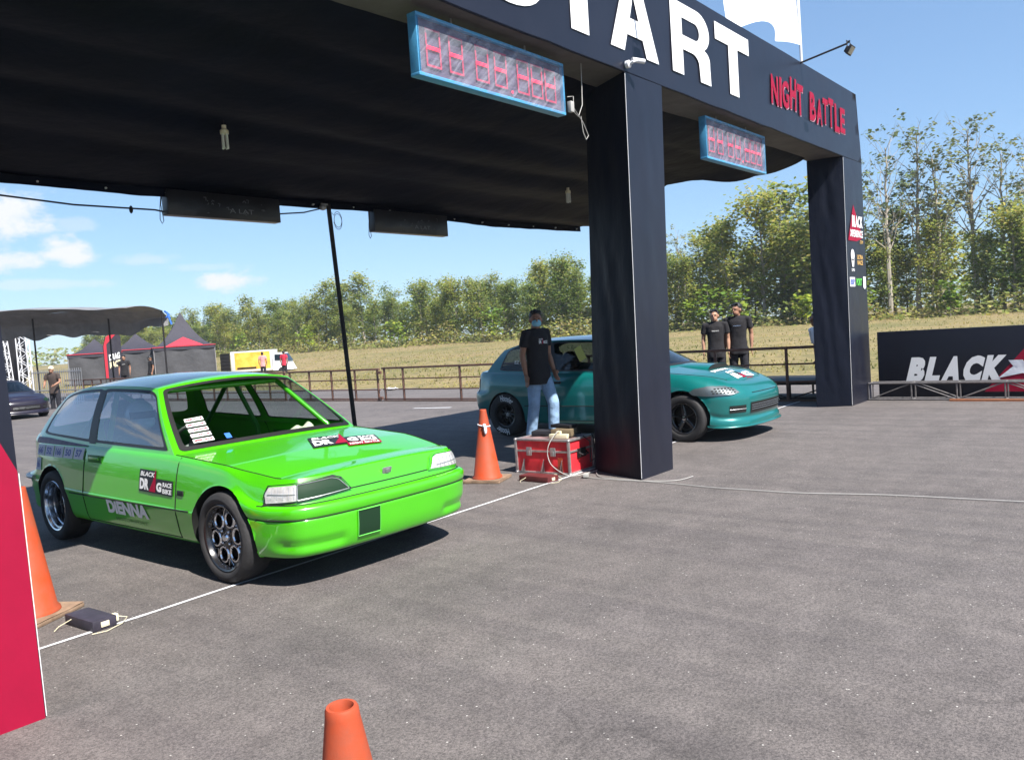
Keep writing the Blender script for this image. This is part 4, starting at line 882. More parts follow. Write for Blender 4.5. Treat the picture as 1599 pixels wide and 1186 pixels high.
mb = MB(); f = pf(12.78, 1.79, .82, .14); mb.cur = 0; mb.add([f(0, 0, 0), f(.30, 0, 0), f(.30, 1, 0), f(0, 1, 0)], [(0, 1, 2, 3)]); mb.cur = 1; decal(mb, 'BSP', f, .03, .2, .24, .6, .03, .1, .004); mb.cur = 2; decal(mb, 'PORT', f, .38, .1, .34, .8, .04, .1, 0); mb.cur = 0; mb.add([f(.80, -.1, 0), f(.88, -.3, 0), f(.96, -.1, 0), f(.96, 1.1, 0), f(.80, 1.1, 0)], [(0, 1, 2, 3, 4)])
mb.build('sponsor_print', [M['wht'], M['navy'], M['lime']], l_rt, fix=False)
# ------------------------------------------------------------------ dark roof canopy behind the beam
cn = MB()
def cano(u, v):
    y = 4.30+3.83*v; xr = interp([(4.38, 12.35), (5.0, 11.95), (5.45, 11.30), (5.9, 11.05), (6.1, 11.15), (7.2, 11.55), (8.13, 12.0)], y); x = -5+(xr+5)*u
    z = 3.728-.555*v**.9
    sg = [0, .17, .34, .53, .74, 1.0]
    for a, b in zip(sg, sg[1:]):
        if a <= v <= b: t = (v-a)/(b-a); z -= (.038+.02*noise.noise(Vector((x*.5, a*9, 0))))*math.sin(PI*t)**1.0
    z += .035*noise.noise(Vector((x*.45, y*.9, 1)))+.02*noise.noise(Vector((x*.35, y*2.8, 5)))
    z -= .14*sstep(11.0, 11.9, x+.0)*math.sin(PI*min(1, v*1.0))
    return Vector((x, y, z))
cn.grid(cano, 150, 60); cn.grid(lambda u, v: cano(u, 1)+Vector((0, .02*math.sin(u*60)*v, -.085*v-.012*v*abs(noise.noise(Vector((u*40, 0, 0)))))), 150, 3)
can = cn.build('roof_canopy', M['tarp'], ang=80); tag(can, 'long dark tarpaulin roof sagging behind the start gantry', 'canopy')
for i in range(26):
    x = -3+.62*i
    if x < 11.9: e = MB(); p = cano((x+5)/17.0, 1); e.ell((x, 8.13, p.z-.045), (.011, .03, .011), 8, 6); o = e.build('eyelet_sky_dot', M['white'], can)  # white bead painted for the bright sky seen through each hole
bars = MB()
for v in (.17, .34, .53, .74, 1.0): bars.tube([cano(u, v)+Vector((0, 0, .025)) for u in np.linspace(.0, .985, 30)], .02, 8)
bars.build('roof_tube', M['dkst'], can)
def cfl(x, y, z, label):
    r = empty('energy_saving_lamp', (x, y, z), 0, label, 'lamp', 'lamps under the dark roof'); b = MB()
    b.lathe([(0, 0), (.02, 0), (.02, -.03), (.036, -.045), (.036, -.075), (0, -.08)], 16); b.build('lamp_base', M['cream'], r); t = MB()
    for k in range(4):
        a = PI/2*k+.4; t.tube([(math.cos(a)*.022, math.sin(a)*.022, -.07), (math.cos(a)*.024, math.sin(a)*.024, -.19), (math.cos(a+.5)*.02, math.sin(a+.5)*.02, -.197)], .010, 8)
    t.build('glass_tube', M['cfl'], r); w_ = MB(); w_.tube([(0, 0, 0), (0, 0, .08)], .005, 5); w_.build('cord', M['cable'], r)
cfl(4.05, 6.36, 3.37, 'white energy saving lamp under the roof above the green car'); cfl(9.35, 6.50, 3.36, 'white energy saving lamp under the roof beside the middle pillar')
# ------------------------------------------------------------------ timing clocks hung under the beam
def clock(x0, x1, y, z0, z1, label, shape):
    W = x1-x0; H = z1-z0; r = empty('timing_clock', (x0, y, z0), 0, label, 'timing clock', 'timing clocks hung under the beam'); D = .085
    fr = MB(); e = .024
    for c_, d_ in (((W/2, D/2, e/2), (W, D, e)), ((W/2, D/2, H-e/2), (W, D, e)), ((e/2, D/2, H/2), (e, D-.002, H-2*e)), ((W-e/2, D/2, H/2), (e, D-.002, H-2*e))): fr.box(c_, d_, bev=.004)
    fr.build('frame', M['bluef'], r); bk = MB(); bk.grid(lambda u, v: Vector((e+(W-2*e)*u, .03, e+(H-2*e)*v)), 4, 4); bk.grid(lambda u, v: Vector((e+(W-2*e)*u, D-.01, e+(H-2*e)*v)), 4, 4); bk.build('dial', M['clockface'], r)
    cx = [.10, .235, .40, .525, .685, .79, .895]; dw = W*.088; dh = H*.62; zb = H*.19
    for k, q in enumerate(cx):
        xx = W*q-dw/2; dim = MB(); lit = MB(); s_ = .016
        def seg(mb, a, b, c_, d_, y_=.018): mb.add([(xx+a, y_, zb+b), (xx+c_, y_, zb+b), (xx+c_, y_, zb+d_), (xx+a, y_, zb+d_)], [(0, 1, 2, 3)])
        seg(dim, 0, dh-s_, dw, dh); seg(dim, 0, 0, dw, s_); seg(dim, 0, s_, s_, dh/2-s_); seg(dim, 0, dh/2+s_, s_, dh-s_); seg(dim, dw-s_, s_, dw, dh/2-s_); seg(dim, dw-s_, dh/2+s_, dw, dh-s_)
        seg(lit, .006, dh/2-s_*.8, dw-.006, dh/2+s_*.8)
        d_ = dim.build('digit', M['segdim'], r, fix=False); l_ = lit.build('lit_segment', M['seglit'], r, fix=False); l_.parent = d_
    p = MB(); p.ell((W*.60, .017, zb-.01), (.012, .004, .012), 8, 6); p.build('decimal_point', M['seglit'], r)
    fl = MB(); fl.grid(lambda u, v: Vector((e*.3+(W-.6*e)*u, .001-.006*abs(noise.noise(Vector((u*9+v*4, v*3-u*6, x0))))*(1 if .03 < u < .97 else 0), e*.3+(H-.6*e)*v)), 60, 20); fl.build('film_cover', M['wrap'], r, ang=180)
    hk = MB()
    for q in (.25, .75): hk.tube([(W*q, .07, H-.01), (W*q, .07, 3.72-z0)], .008, 6)
    hk.build('hanger', M['steel'], r)
    return r
clock(4.08, 5.80, 4.0, 3.222, 3.648, 'blue framed timing clock with red dashes above the green car', 0)
clock(8.45, 10.09, 4.0, 3.19, 3.65, 'blue framed timing clock with red dashes right of the middle pillar', 1)
wr = MB(); wr.tube([(6.10, 4.02, 3.72), (6.09, 4.02, 3.5), (6.05, 4.0, 3.35), (5.98, 4.0, 3.24), (5.86, 4.0, 3.30)], .004, 5); wr.tube([(5.83, 4.0, 3.38), (5.92, 4.0, 3.40), (5.9, 3.99, 3.30), (6.05, 4.0, 3.2), (6.12, 4.0, 3.10), (6.08, 4.0, 3.06), (6.04, 4.0, 3.12), (6.02, 4.0, 3.25)], .004, 5)
wr.box((5.86, 3.99, 3.30), (.05, .04, .09), bev=.006); tag(wr.build('dangling_wire', M['wcable']), 'thin pale wire loop hanging at the right end of the clock', 'wire')
def board(x0, x1, z0, z1, label, seed):
    r = empty('hanging_board', (x0, 8.10, z0), 0, label, 'board', 'wrapped black boards under the rear roof edge'); W = x1-x0; H = z1-z0
    sc = MB(); sc.box((W/2, .06, H/2), (W, .12, H), bev=.008); random.seed(seed); sc.cur = 1
    for k in range(16):
        u, v = random.uniform(.3, .85)*W, random.uniform(.15, .75)*H; a = random.uniform(0, 3); l_ = random.uniform(.01, .045)
        sc.tube([(u, -.003, v), (u+math.cos(a)*l_*.6, -.003, v+math.sin(a)*l_), (u+math.cos(a+.9)*l_, -.003, v+math.sin(a+.5)*l_)], random.uniform(.002, .004), 4)
    decal(sc, 'A LAT', lambda p, q, off: Vector((W*.52+.30*p, -.004, H*.25+.05*q)), 0, 0, 1, 1, .0)
    sc.build('panel', [M['wrapb'], M['wht2']], r, fix=False); h = MB()
    for q in (.22, .8): h.tube([(W*q, .06, H), (W*q, .06, H+.05)], .007, 5)
    h.tube([(-.02, .05, H), (-.05, .05, H*.4), (-.03, .05, -.06), (-.05, .05, -.09), (-.07, .05, -.05), (-.06, .05, H*.3), (-.03, .05, H)], .004, 5); h.build('hanger', M['cable'], r)
M['wrapb'] = mat('black_film_wrap', (.014, .013, .018), .30, var=.4, scale=5, bump=.5, bscale=5, bdist=.02); M['wht2'] = mat('faded_marks', (.22, .22, .24), .7)
board(4.43, 5.80, 2.885, 3.15, 'black wrapped board hanging from the roof edge left of the thin pole', 3); board(7.24, 8.61, 2.865, 3.15, 'black wrapped board hanging from the roof edge right of the thin pole', 5)
wr = MB(); wr.tube([(-3, 8.12, 2.98), (1, 8.12, 3.02), (2.3, 8.12, 2.98), (2.88, 8.12, 2.95), (3.5, 8.12, 2.915), (4.3, 8.12, 2.925), (4.45, 8.22, 2.93), (5.8, 8.22, 3.0), (6.15, 8.12, 3.03), (6.5, 8.12, 3.12)], .009, 6); wr.ell((4.05, 8.12, 2.91), (.02, .02, .04), 8, 6); tag(wr.build('black_cable', M['cable']), 'black cable strung below the rear roof edge', 'cable')
pr_ = empty('support_pole', (6.70, 8.13, 0), 0, 'thin dark leaning pole holding up the rear roof edge', 'pole'); q = MB(); q.tube([(0, 0, 0), (-.08, 0, 1.5), (-.17, 0, 3.16)], .028, 12); q.build('tube', M['dkst'], pr_); q = MB(); q.box((0, 0, .01), (.2, .2, .02)); q.build('foot_plate', M['dkst'], pr_)
q = MB(); q.tube([(-.13, -.03, 2.94)]+[(-.06+.06*math.cos(a), -.03, 2.95+.09*math.sin(a)+a*.004) for a in np.linspace(-3, 9, 40)]+[(-.15, -.03, 3.05)], .0035, 5); q.build('coiled_wire', M['cable'], pr_)
q = MB(); q.lathe([(0, -.03), (.035, -.02), (.045, .01), (.035, .035), (0, .045)], 16, Matrix.Translation((6.42, 8.10, 3.10))); q.box((6.46, 8.12, 3.15), (.10, .02, .02)); tag(q.build('dome_camera', M['steel']), 'small grey dome camera beside the top of the thin pole', 'camera')
# camera, lamp arm, flag
cc = empty('security_camera', (6.60, 3.86, 3.77), 0, 'white security camera on the corner above the middle pillar', 'security camera'); q = MB(); q.lathe([(0, 0), (.035, 0), (.035, .03), (.015, .04)], 16, Matrix.Rotation(PI/2, 4, 'X')); q.tube([(0, -.03, 0), (0, -.07, .01), (.03, -.09, .02)], .014, 8); q.build('mount', M['vanw'], cc)
q = MB(); q.tube([(.0, -.06, .03), (.11, -.12, .02)], .022, 16); q.build('housing', M['vanw'], cc); q = MB(); q.tube([(.11, -.12, .02), (.115, -.123, .02)], .018, 16); q.build('camera_lens', M['blk'], cc)
def lamparm(x, label):
    r = empty('floodlight_arm', (x, 3.9, 4.75), 0, label, 'floodlight', 'floodlights on arms above the beam'); q = MB(); q.tube([(0, 0, -.02), (0, -.62, .07), (0, -.66, .10)], .013, 8); q.build('arm', M['dkst'], r)
    q = MB(); q.box((0, -.66, -.02), (.16, .03, .12), Matrix.Rotation(.6, 3, 'X'), .008); q.box((0, -.63, -.01), (.12, .04, .08), Matrix.Rotation(.6, 3, 'X'), .008); q.build('lamp_head', M['dkst'], r); q = MB(); q.tube([(-.085, -.65, .0), (-.07, -.64, .09), (.07, -.64, .09), (.085, -.65, 0)], .006, 6); q.build('bracket', M['dkst'], r); q = MB(); q.box((0, -.675, -.03), (.13, .004, .09), Matrix.Rotation(.6, 3, 'X')); q.build('lamp_glass', M['steel'], r)
lamparm(11.12, 'black floodlight on a thin arm above the words NIGHT BATTLE')
lamparm(6.72, 'black floodlight on an arm above the letter A, out of frame')
fl = empty('flag', (11.95, 4.15, 4.74), 0, 'white flag with a grey crest on a pole above the beam', 'flag'); q = MB(); q.tube([(0, 0, 0), (-.06, 0, 2.6)], .02, 10); q.build('flagpole', M['vanw'], fl)
def flg(u, v):
    x = -.03-2.1*u; z = .48+.0*u+1.6*v; return Vector((x, .16*math.sin(u*7+v*1.5)*(.3+u), z-.12*u*math.sin(u*2)+.10*math.sin(u*9+1)*u*(1-v)-.12*(u > .0)*u))
q = MB(); q.grid(flg, 40, 26); q.build('cloth', M['flag'] if 'flag' in M else M.setdefault('flag', mat('white_flag_cloth', (.72, .74, .78), .8, var=.04, bump=.2, bscale=4)), fl)
q = MB()
for R1, R2 in ((.30, .27), (.18, .165)):
    A = np.linspace(0, 2*PI, 33); q.add([flg(.5+R/2.1*math.cos(a)*.9, .42+R/1.6*math.sin(a))+Vector((0, -.008, 0)) for R in (R1, R2) for a in A], [(i, i+1, 34+i, 33+i) for i in range(32)])
q.build('crest', M['wht2'], fl, fix=False)
# ------------------------------------------------------------------ cones, sensors, case
def cone(x, y, h, rot, label, tie=False, tilt=(0, 0)):
    r = empty('traffic_cone', (x, y, .004), rot, label, 'traffic cone', 'orange cones along the start line'); r.rotation_euler = (tilt[0], tilt[1], rot); b = MB()
    b.grid(lambda u, v: Vector((-.19+.38*u, -.19+.38*v, .028+.004*noise.noise(Vector((u*4, v*4, x))))), 10, 10)
    b.box((0, 0, .013), (.38, .38, .026), bev=.01); b.build('base', M['conebase'], r, ang=50); c = MB()
    c.lathe([(.150, .03), (.146, .045), (.132, .06), (.034, h-.02), (.033, h-.006), (.030, h), (.024, h), (.021, h-.010), (.024, h-.15)], 44); c.build('cone_body', M['cone'], r, ang=60)
    if tie:
        t = MB(); t.tube([(math.cos(a)*.059, math.sin(a)*.059, h-.155+.012*math.sin(a)) for a in np.linspace(0, 2*PI, 25)[:-1]], .006, 6, closed=True); t.ell((-.07, -.04, h-.19), (.022, .016, .05), 10, 8); t.ell((-.055, -.025, h-.155), (.03, .016, .02), 10, 8); t.build('cloth_tie', M['wht'], r)
cone(5.97, 5.32, .70, .35, 'orange cone with a white cloth tie beside the red case', True); cone(1.74, 5.06, .745, .5, 'orange cone half hidden behind the red panel on the left'); cone(.990, 1.290, .715, .2, 'orange cone cut off by the bottom edge of the photo', tilt=(.0, -.03))
def sensor(x, y, rz, L_, W_, label, m):
    r = empty('timing_sensor', (x, y, .004), rz, label, 'sensor', 'timing sensors on the start line'); q = MB(); q.box((0, 0, .03), (W_, L_, .055), bev=.006); q.build('housing', m, r)
    q = MB(); q.box((0, -L_/2-.002, .03), (.045, .006, .028), bev=.002); q.build('sensor_window', M['cream'], r); q = MB()
    q.tube([(W_/2, -L_*.3, .045), (W_/2+.07, -L_*.42, .02), (W_/2+.02, -L_*.55, .008), (-.02, -L_*.7, .008), (-.09, -L_*.62, .008)], .0022, 5); q.build('wire', M['cream'], r); q = MB(); q.tube([(-W_/2, L_*.25, .04), (-W_/2-.06, L_*.32, .015), (-W_/2-.10, L_*.2, .008)], .0022, 5); q.build('wire', M['cream'], r); q = MB(); q.box((W_/2+.012, -L_*.36, .035), (.025, .035, .04), bev=.004); q.build('clamp', M['cream'], r)
M['senb'] = mat('dusty_black_box', (.035, .03, .045), .55, var=.3, scale=12); M['senr'] = mat('dark_red_box', (.11, .02, .02), .5, var=.3, scale=12)
sensor(1.865, 4.60, .06, .30, .13, 'small dusty black sensor box on the start line near the left cone', M['senb']); sensor(6.12, 4.80, -.04, .36, .16, 'small dark red sensor box in front of the red case', M['senr'])
def case():
    r = empty('equipment_case', (6.45, 4.665, .004), .04, 'red flight case with worn metal edges beside the middle pillar', 'equipment case'); W, D, H = .44, .64, .34
    q = MB(); q.box((W/2, D/2, H*.33+.01), (W-.01, D-.01, H*.62), bev=.004); q.build('body', M['casered'], r); q = MB(); q.box((W/2, D/2, H*.84), (W-.01, D-.01, H*.30), bev=.004); q.build('lid', M['casered'], r); q = MB(); q.box((W/2, D/2, H+.002), (W-.02, D-.02, .006)); q.build('lid_top', M['caset'], r)
    e = MB()
    for x in (0, W):
        for y in (0, D): e.box((x, y, H/2), (.026, .026, H), bev=.004)
    for z in (.012, H):
        for x in (0, W): e.box((x, D/2, z), (.024, D, .022), bev=.004)
        for y in (0, D): e.box((W/2, y, z), (W, .024, .022), bev=.004)
    for x in (0, W): e.box((x, D/2, H*.67), (.014, D, .018))
    for y in (0, D): e.box((W/2, y, H*.67), (W, .014, .018))
    for x in (0, W):
        for y in (0, D):
            for z in (.01, H): e.ell((x, y, z), (.022, .022, .018), 10, 8)
    e.build('metal_edging', M['alu'], r)
    for y in (.18, .47): q = MB(); q.box((-.014, y, H*.66), (.018, .06, .085), bev=.006); q.box((-.026, y, H*.62), (.012, .03, .05), bev=.004); q.build('latch', M['steel'], r)
    q = MB(); q.box((-.012, .10, .09), (.004, .055, .16)); q.build('orange_tape', M['cone'], r)
    q = MB(); q.tube([(W*.35, -.02, H*.6), (W*.37, -.05, H*.54), (W*.63, -.05, H*.54), (W*.65, -.02, H*.6)], .009, 6); q.box((W/2, -.008, H*.58), (.15, .008, .09)); q.build('handle', M['dkst'], r)
    for y in (.09, .31, .55): q = MB(); q.grid(lambda u, v: Vector((-.0165-.004*math.sin(u*8+v*3), y-.02+.04*u*(1.3-v), .02+.13*v)), 5, 8); q.build('clear_tape', M['alu'] if y == .55 else M['caset'], r)
case()
q = MB(); q.box((6.53, 4.83, .375), (.055, .20, .045), Matrix.Rotation(.15, 3, 'Z'), .006); q.box((6.53, 4.83, .41), (.03, .05, .035), bev=.004); tag(q.build('power_strip', M['cream']), 'cream power strip on top of the red case', 'power strip')
M['cbox'] = mat('dusty_olive_box', (.16, .12, .07), .7, var=.3)
q = MB(); q.box((6.66, 4.86, .395), (.16, .22, .08), Matrix.Rotation(.2, 3, 'Z'), .006); tag(q.build('control_box', M['cbox']), 'dusty olive control box behind the power strip', 'control box')
q = MB(); q.box((6.72, 4.90, .455), (.12, .26, .035), Matrix.Rotation(-.1, 3, 'Z'), .006); tag(q.build('grey_device', M['dkst']), 'flat dark device lying on top of the olive control box', 'device')
q = MB(); q.box((6.72, 5.16, .38), (.18, .22, .05), Matrix.Rotation(.3, 3, 'Z'), .01); tag(q.build('dark_pouch', M['trou']), 'dark pouch at the far end of the red case', 'pouch')
random.seed(9); q = MB()
for k in range(5): q.tube([(6.50+.30*random.random(), 4.72+.5*random.random(), .365+.02*random.random()) for _ in range(7)], .005, 5)
q.tube([(6.86, 4.66, .36), (6.80, 4.60, .30), (6.84, 4.62, .12), (6.72, 4.60, .10), (6.76, 4.62, .30), (6.70, 4.66, .36)], .006, 6); tag(q.build('tangled_cables', M['cable']), 'tangle of black cables lying over the red case', 'cable')
q = MB(); q.tube(crom([(6.53, 4.83, .43), (6.46, 4.84, .39), (6.40, 4.87, .30), (6.39, 4.88, .20), (6.38, 4.82, .10), (6.41, 4.66, .012), (6.55, 4.55, .012), (6.80, 4.55, .012)], 6), .0045, 6); tag(q.build('white_cord', M['wcable']), 'white cord looping down the front of the red case', 'cord')
q = MB(); q.tube([(p[0], p[1], .014) for p in crom([(6.75, 4.56), (6.44, 4.30), (6.40, 3.90), (6.38, 3.50), (6.34, 3.15), (6.35, 2.75), (6.37, 2.38), (6.48, 1.95), (6.53, 1.70), (6.58, 1.2), (6.61, .89), (6.7, .0), (6.6, -1.2)], 10)], .004, 6); tag(q.build('ground_cable', M['wcable']), 'long pale cable lying across the asphalt from the middle pillar', 'cable')
q = MB(); q.tube([(p[0], p[1], .014) for p in crom([(6.70, 4.60), (6.40, 4.42), (6.37, 4.1), (6.40, 3.80), (6.52, 3.55), (6.75, 3.5)], 8)], .004, 6); q.box((6.41, 4.45, .03), (.10, .05, .035), Matrix.Rotation(.5, 3, 'Z'), .006); tag(q.build('ground_cable', M['wcable']), 'short white cable with a plug at the foot of the middle pillar', 'cable')
# ------------------------------------------------------------------ billboard and truss on the right
bb = empty('advertising_board', (13.8, 3.8, 0), 0, 'long black board with white BLACK lettering and a red triangle', 'billboard'); q = MB(); q.box((.03, -2.9, .53), (.06, 5.8, 1.06), bev=.004); q.build('panel', M['satin'], bb)
bf = lambda u, v, off: Vector((-.004-off, -u, v))
q = MB(); q.add([bf(1.48, .10, 0), bf(3.4, .10, 0), bf(2.75, 1.02, 0), bf(2.25, 1.02, 0)], [(0, 1, 2, 3)]); q.build('red_triangle', M['red'], bb, fix=False)
q = MB(); x = .40
for ch, w_ in zip('BLACK', (.24, .20, .26, .25, .27)):
    vs, fs = text2d(ch, .075, 0); q.add([bf(x+a*w_+.10*b, .24+.40*b, .004) for a, b in vs], fs); x += w_+.022
q.build('lettering', M['white'], bb, fix=False)
q = MB(); q.add([bf(1.66, .30, .006), bf(1.86, .47, .006), bf(1.80, .56, .006), bf(1.98, .56, .006), bf(2.02, .50, .006), bf(2.5, .62, .006), bf(2.2, .44, .006), bf(2.3, .30, .006), bf(2.05, .31, .006), bf(1.98, .37, .006)], [tuple(range(10))]); decal(q, 'PERIENCE', lambda u, v, off: bf(2.45+2.2*u+.08*v, .27+.24*v, .006), 0, 0, 1, 1, .05); q.build('silver_x', M['wht'], bb, fix=False)
tr = empty('ground_truss', (13.45, 3.86, 0), 0, 'low galvanised truss lying along the foot of the board', 'truss'); ch = MB(); Lt = 4.6; w2, h2 = .24, .27
for x in (0, w2):
    for z in (.02, h2): ch.tube([(x, 0, z), (x, -Lt, z)], .015, 8)
ch.build('chord', M['steel2'] if 'steel2' in M else M.setdefault('steel2', mat('weathered_steel', (.16, .15, .15), .6, metal=.5, var=.3, scale=20)), tr); br = MB()
for k in range(8):
    y = -.62*k
    for x in (0, w2): br.tube([(x, y, .02), (x, y, h2)], .012, 6); br.tube([(x, y, .02 if k % 2 else .02), (x, y-.62, h2)] if k % 2 == 0 else [(x, y, h2), (x, y-.62, .02)], .010, 6)
    br.tube([(0, y, h2), (w2, y, h2)], .010, 6); br.tube([(0, y, .02), (w2, y, .02)], .010, 6)
br.build('brace', M['steel2'], tr)
q = MB(); q.box((13.36, 2.05, .02), (.06, 1.3, .03)); tag(q.build('orange_batten', M['rust2'] if 'rust2' in M else M.setdefault('rust2', mat('orange_batten', (.34, .12, .05), .7, var=.2)), fix=True), 'orange brown batten on the ground below the truss', 'batten')
# ------------------------------------------------------------------ barrier fence
def panel(y0, y1, posts, label, m, zt=.78, rails=(.78, .53, .28, .06), x=13.3, extra=False):
    r = empty('barrier_fence', (x, y0, 0), 0, label, 'fence', 'steel barrier panels beside the track'); q = MB()
    for z in rails: q.box((0, (y1-y0)/2, z), (.045 if z == rails[0] else .028, abs(y1-y0), .045 if z == rails[0] else .028), bev=.003)
    q.box((0, (y1-y0)/2, .02), (.05, abs(y1-y0), .03), bev=.003); q.build('rail', m, r)
    for p in posts: q = MB(); q.box((.002, p-y0, zt/2), (.04, .04, zt-.02), bev=.003); q.build('post', m, r)
    if extra:
        q = MB()
        for z in (.08, .70): q.box((-.03, -.02, z), (.04, .16, .07), bev=.006)
        q.build('hinge', m, r)
panel(15.12, 18.85, (15.2, 16.05, 16.98, 17.9, 18.75), 'rusty barrier gate section behind the windscreen of the green car', M['rust'], extra=True)
panel(9.2, 15.02, (14.95, 14.3, 12.46, 10.9, 9.3), 'rusty barrier section between the thin pole and the teal car', M['rust'], .80, (.80, .54, .29, .06), extra=True)
panel(18.95, 25.5, [19+.72*k for k in range(10)], 'rusty barrier section farthest up the track', M['rust'], .78, (.78, .6, .42, .24, .06))
panel(25.6, 33, [25.7+.72*k for k in range(10)], 'rusty barrier section in front of the tents', M['rust'], .78, (.78, .6, .42, .24, .06))
panel(4.4, 9.1, (4.58, 5.09, 6.35, 7.6, 9.0), 'dark barrier section behind the two men in black', M['rust'], .89, (.89, .62, .33), x=13.3)
pf_ = empty('low_platform', (13.42, 4.3, 0), 0, 'low black stage platform on braced legs behind the teal car', 'platform'); q = MB(); q.box((.6, 1.9, .30), (1.2, 3.8, .07), bev=.006); q.build('deck', M['dkst'], pf_)
for k in range(6):
    for x in (.05, 1.15): q = MB(); q.tube([(x, .1+.72*k, 0), (x, .1+.72*k, .27)], .02, 6); q.build('leg', M['dkst'], pf_)
q = MB()
for k in range(5): q.tube([(.05, .1+.72*k, .03), (.05, .82+.72*k, .26)] if k % 2 else [(.05, .1+.72*k, .26), (.05, .82+.72*k, .03)], .012, 6)
q.tube([(.05, .1, .04), (.05, 3.7, .04)], .012, 6); q.build('brace', M['dkst'], pf_)
# ------------------------------------------------------------------ vegetation
def leafmat(name, cols, trans=.3, scale=.12):
    m = bpy.data.materials.new(name); t, b = nodes(m); n = t.nodes.new; l = t.links.new
    g_ = n('ShaderNodeNewGeometry'); r = n('ShaderNodeValToRGB'); l(g_.outputs['Random Per Island'], r.inputs[0]); e = r.color_ramp.elements
    e[0].position = 0; e[0].color = (*cols[0], 1); e[1].position = 1; e[1].color = (*cols[-1], 1)
    for i, c in enumerate(cols[1:-1]): k = e.new((i+1)/(len(cols)-1)); k.color = (*c, 1)
    nz_ = n('ShaderNodeTexNoise'); nz_.inputs['Scale'].default_value = scale; nz_.inputs['Detail'].default_value = 3; l(g_.outputs['Position'], nz_.inputs['Vector'])
    x = n('ShaderNodeMixRGB'); x.blend_type = 'MULTIPLY'; x.inputs[0].default_value = 1; q = n('ShaderNodeValToRGB'); l(nz_.outputs['Fac'], q.inputs[0]); e = q.color_ramp.elements; e[0].position = .35; e[0].color = (.60, .78, .62, 1); e[1].position = .65; e[1].color = (1.25, 1.2, .85, 1)
    l(r.outputs[0], x.inputs[1]); l(q.outputs[0], x.inputs[2]); l(x.outputs[0], b.inputs['Base Color']); b.inputs['Roughness'].default_value = .55; b.inputs['Specular IOR Level'].default_value = .35
    tr_ = n('ShaderNodeBsdfTranslucent'); l(x.outputs[0], tr_.inputs[0]); mx = n('ShaderNodeMixShader'); mx.inputs[0].default_value = trans; l(b.outputs[0], mx.inputs[1]); l(tr_.outputs[0], mx.inputs[2]); l(mx.outputs[0], t.nodes['Material Output'].inputs[0]); return m
M['leaf'] = leafmat('teak_leaves', [(.15, .20, .055), (.22, .27, .07), (.28, .33, .08), (.22, .26, .11), (.35, .36, .10), (.48, .42, .11), (.34, .29, .16), (.25, .31, .09)], .5)
M['leafn'] = leafmat('added_wood_leaves', [(.03, .05, .015), (.05, .06, .02), (.07, .07, .03)], .2)  # dark leaves of the added wood, to darken the reflections
M['leafd'] = leafmat('dry_leaves', [(.24, .23, .16), (.20, .24, .11), (.30, .26, .18), (.16, .20, .08)], .3)
M['scrub'] = leafmat('undergrowth', [(.17, .21, .06), (.24, .25, .08), (.28, .23, .13), (.32, .26, .16), (.20, .23, .08), (.40, .37, .12)], .35, .25)
M['grass'] = leafmat('dry_grass', [(.33, .27, .13), (.38, .31, .15), (.27, .27, .10), (.42, .33, .18), (.31, .24, .13)], .5, .2)
def leaves(mb, pts, size, rs, droop=.5):
    """leaf-sized faces round given points"""
    for p in pts:
        s = size*rs.uniform(.6, 1.25); a = rs.uniform(0, 2*PI); d = Vector((math.cos(a), math.sin(a), rs.uniform(-droop-.5, .5))).normalized()
        u = d*s; w_ = d.cross(Vector((rs.uniform(-.5, .5), rs.uniform(-.5, .5), 1))).normalized()*s*rs.uniform(.32, .5)
        mb.add([p, p+u*.45+w_, p+u, p+u*.45-w_], [(0, 1, 2, 3)])
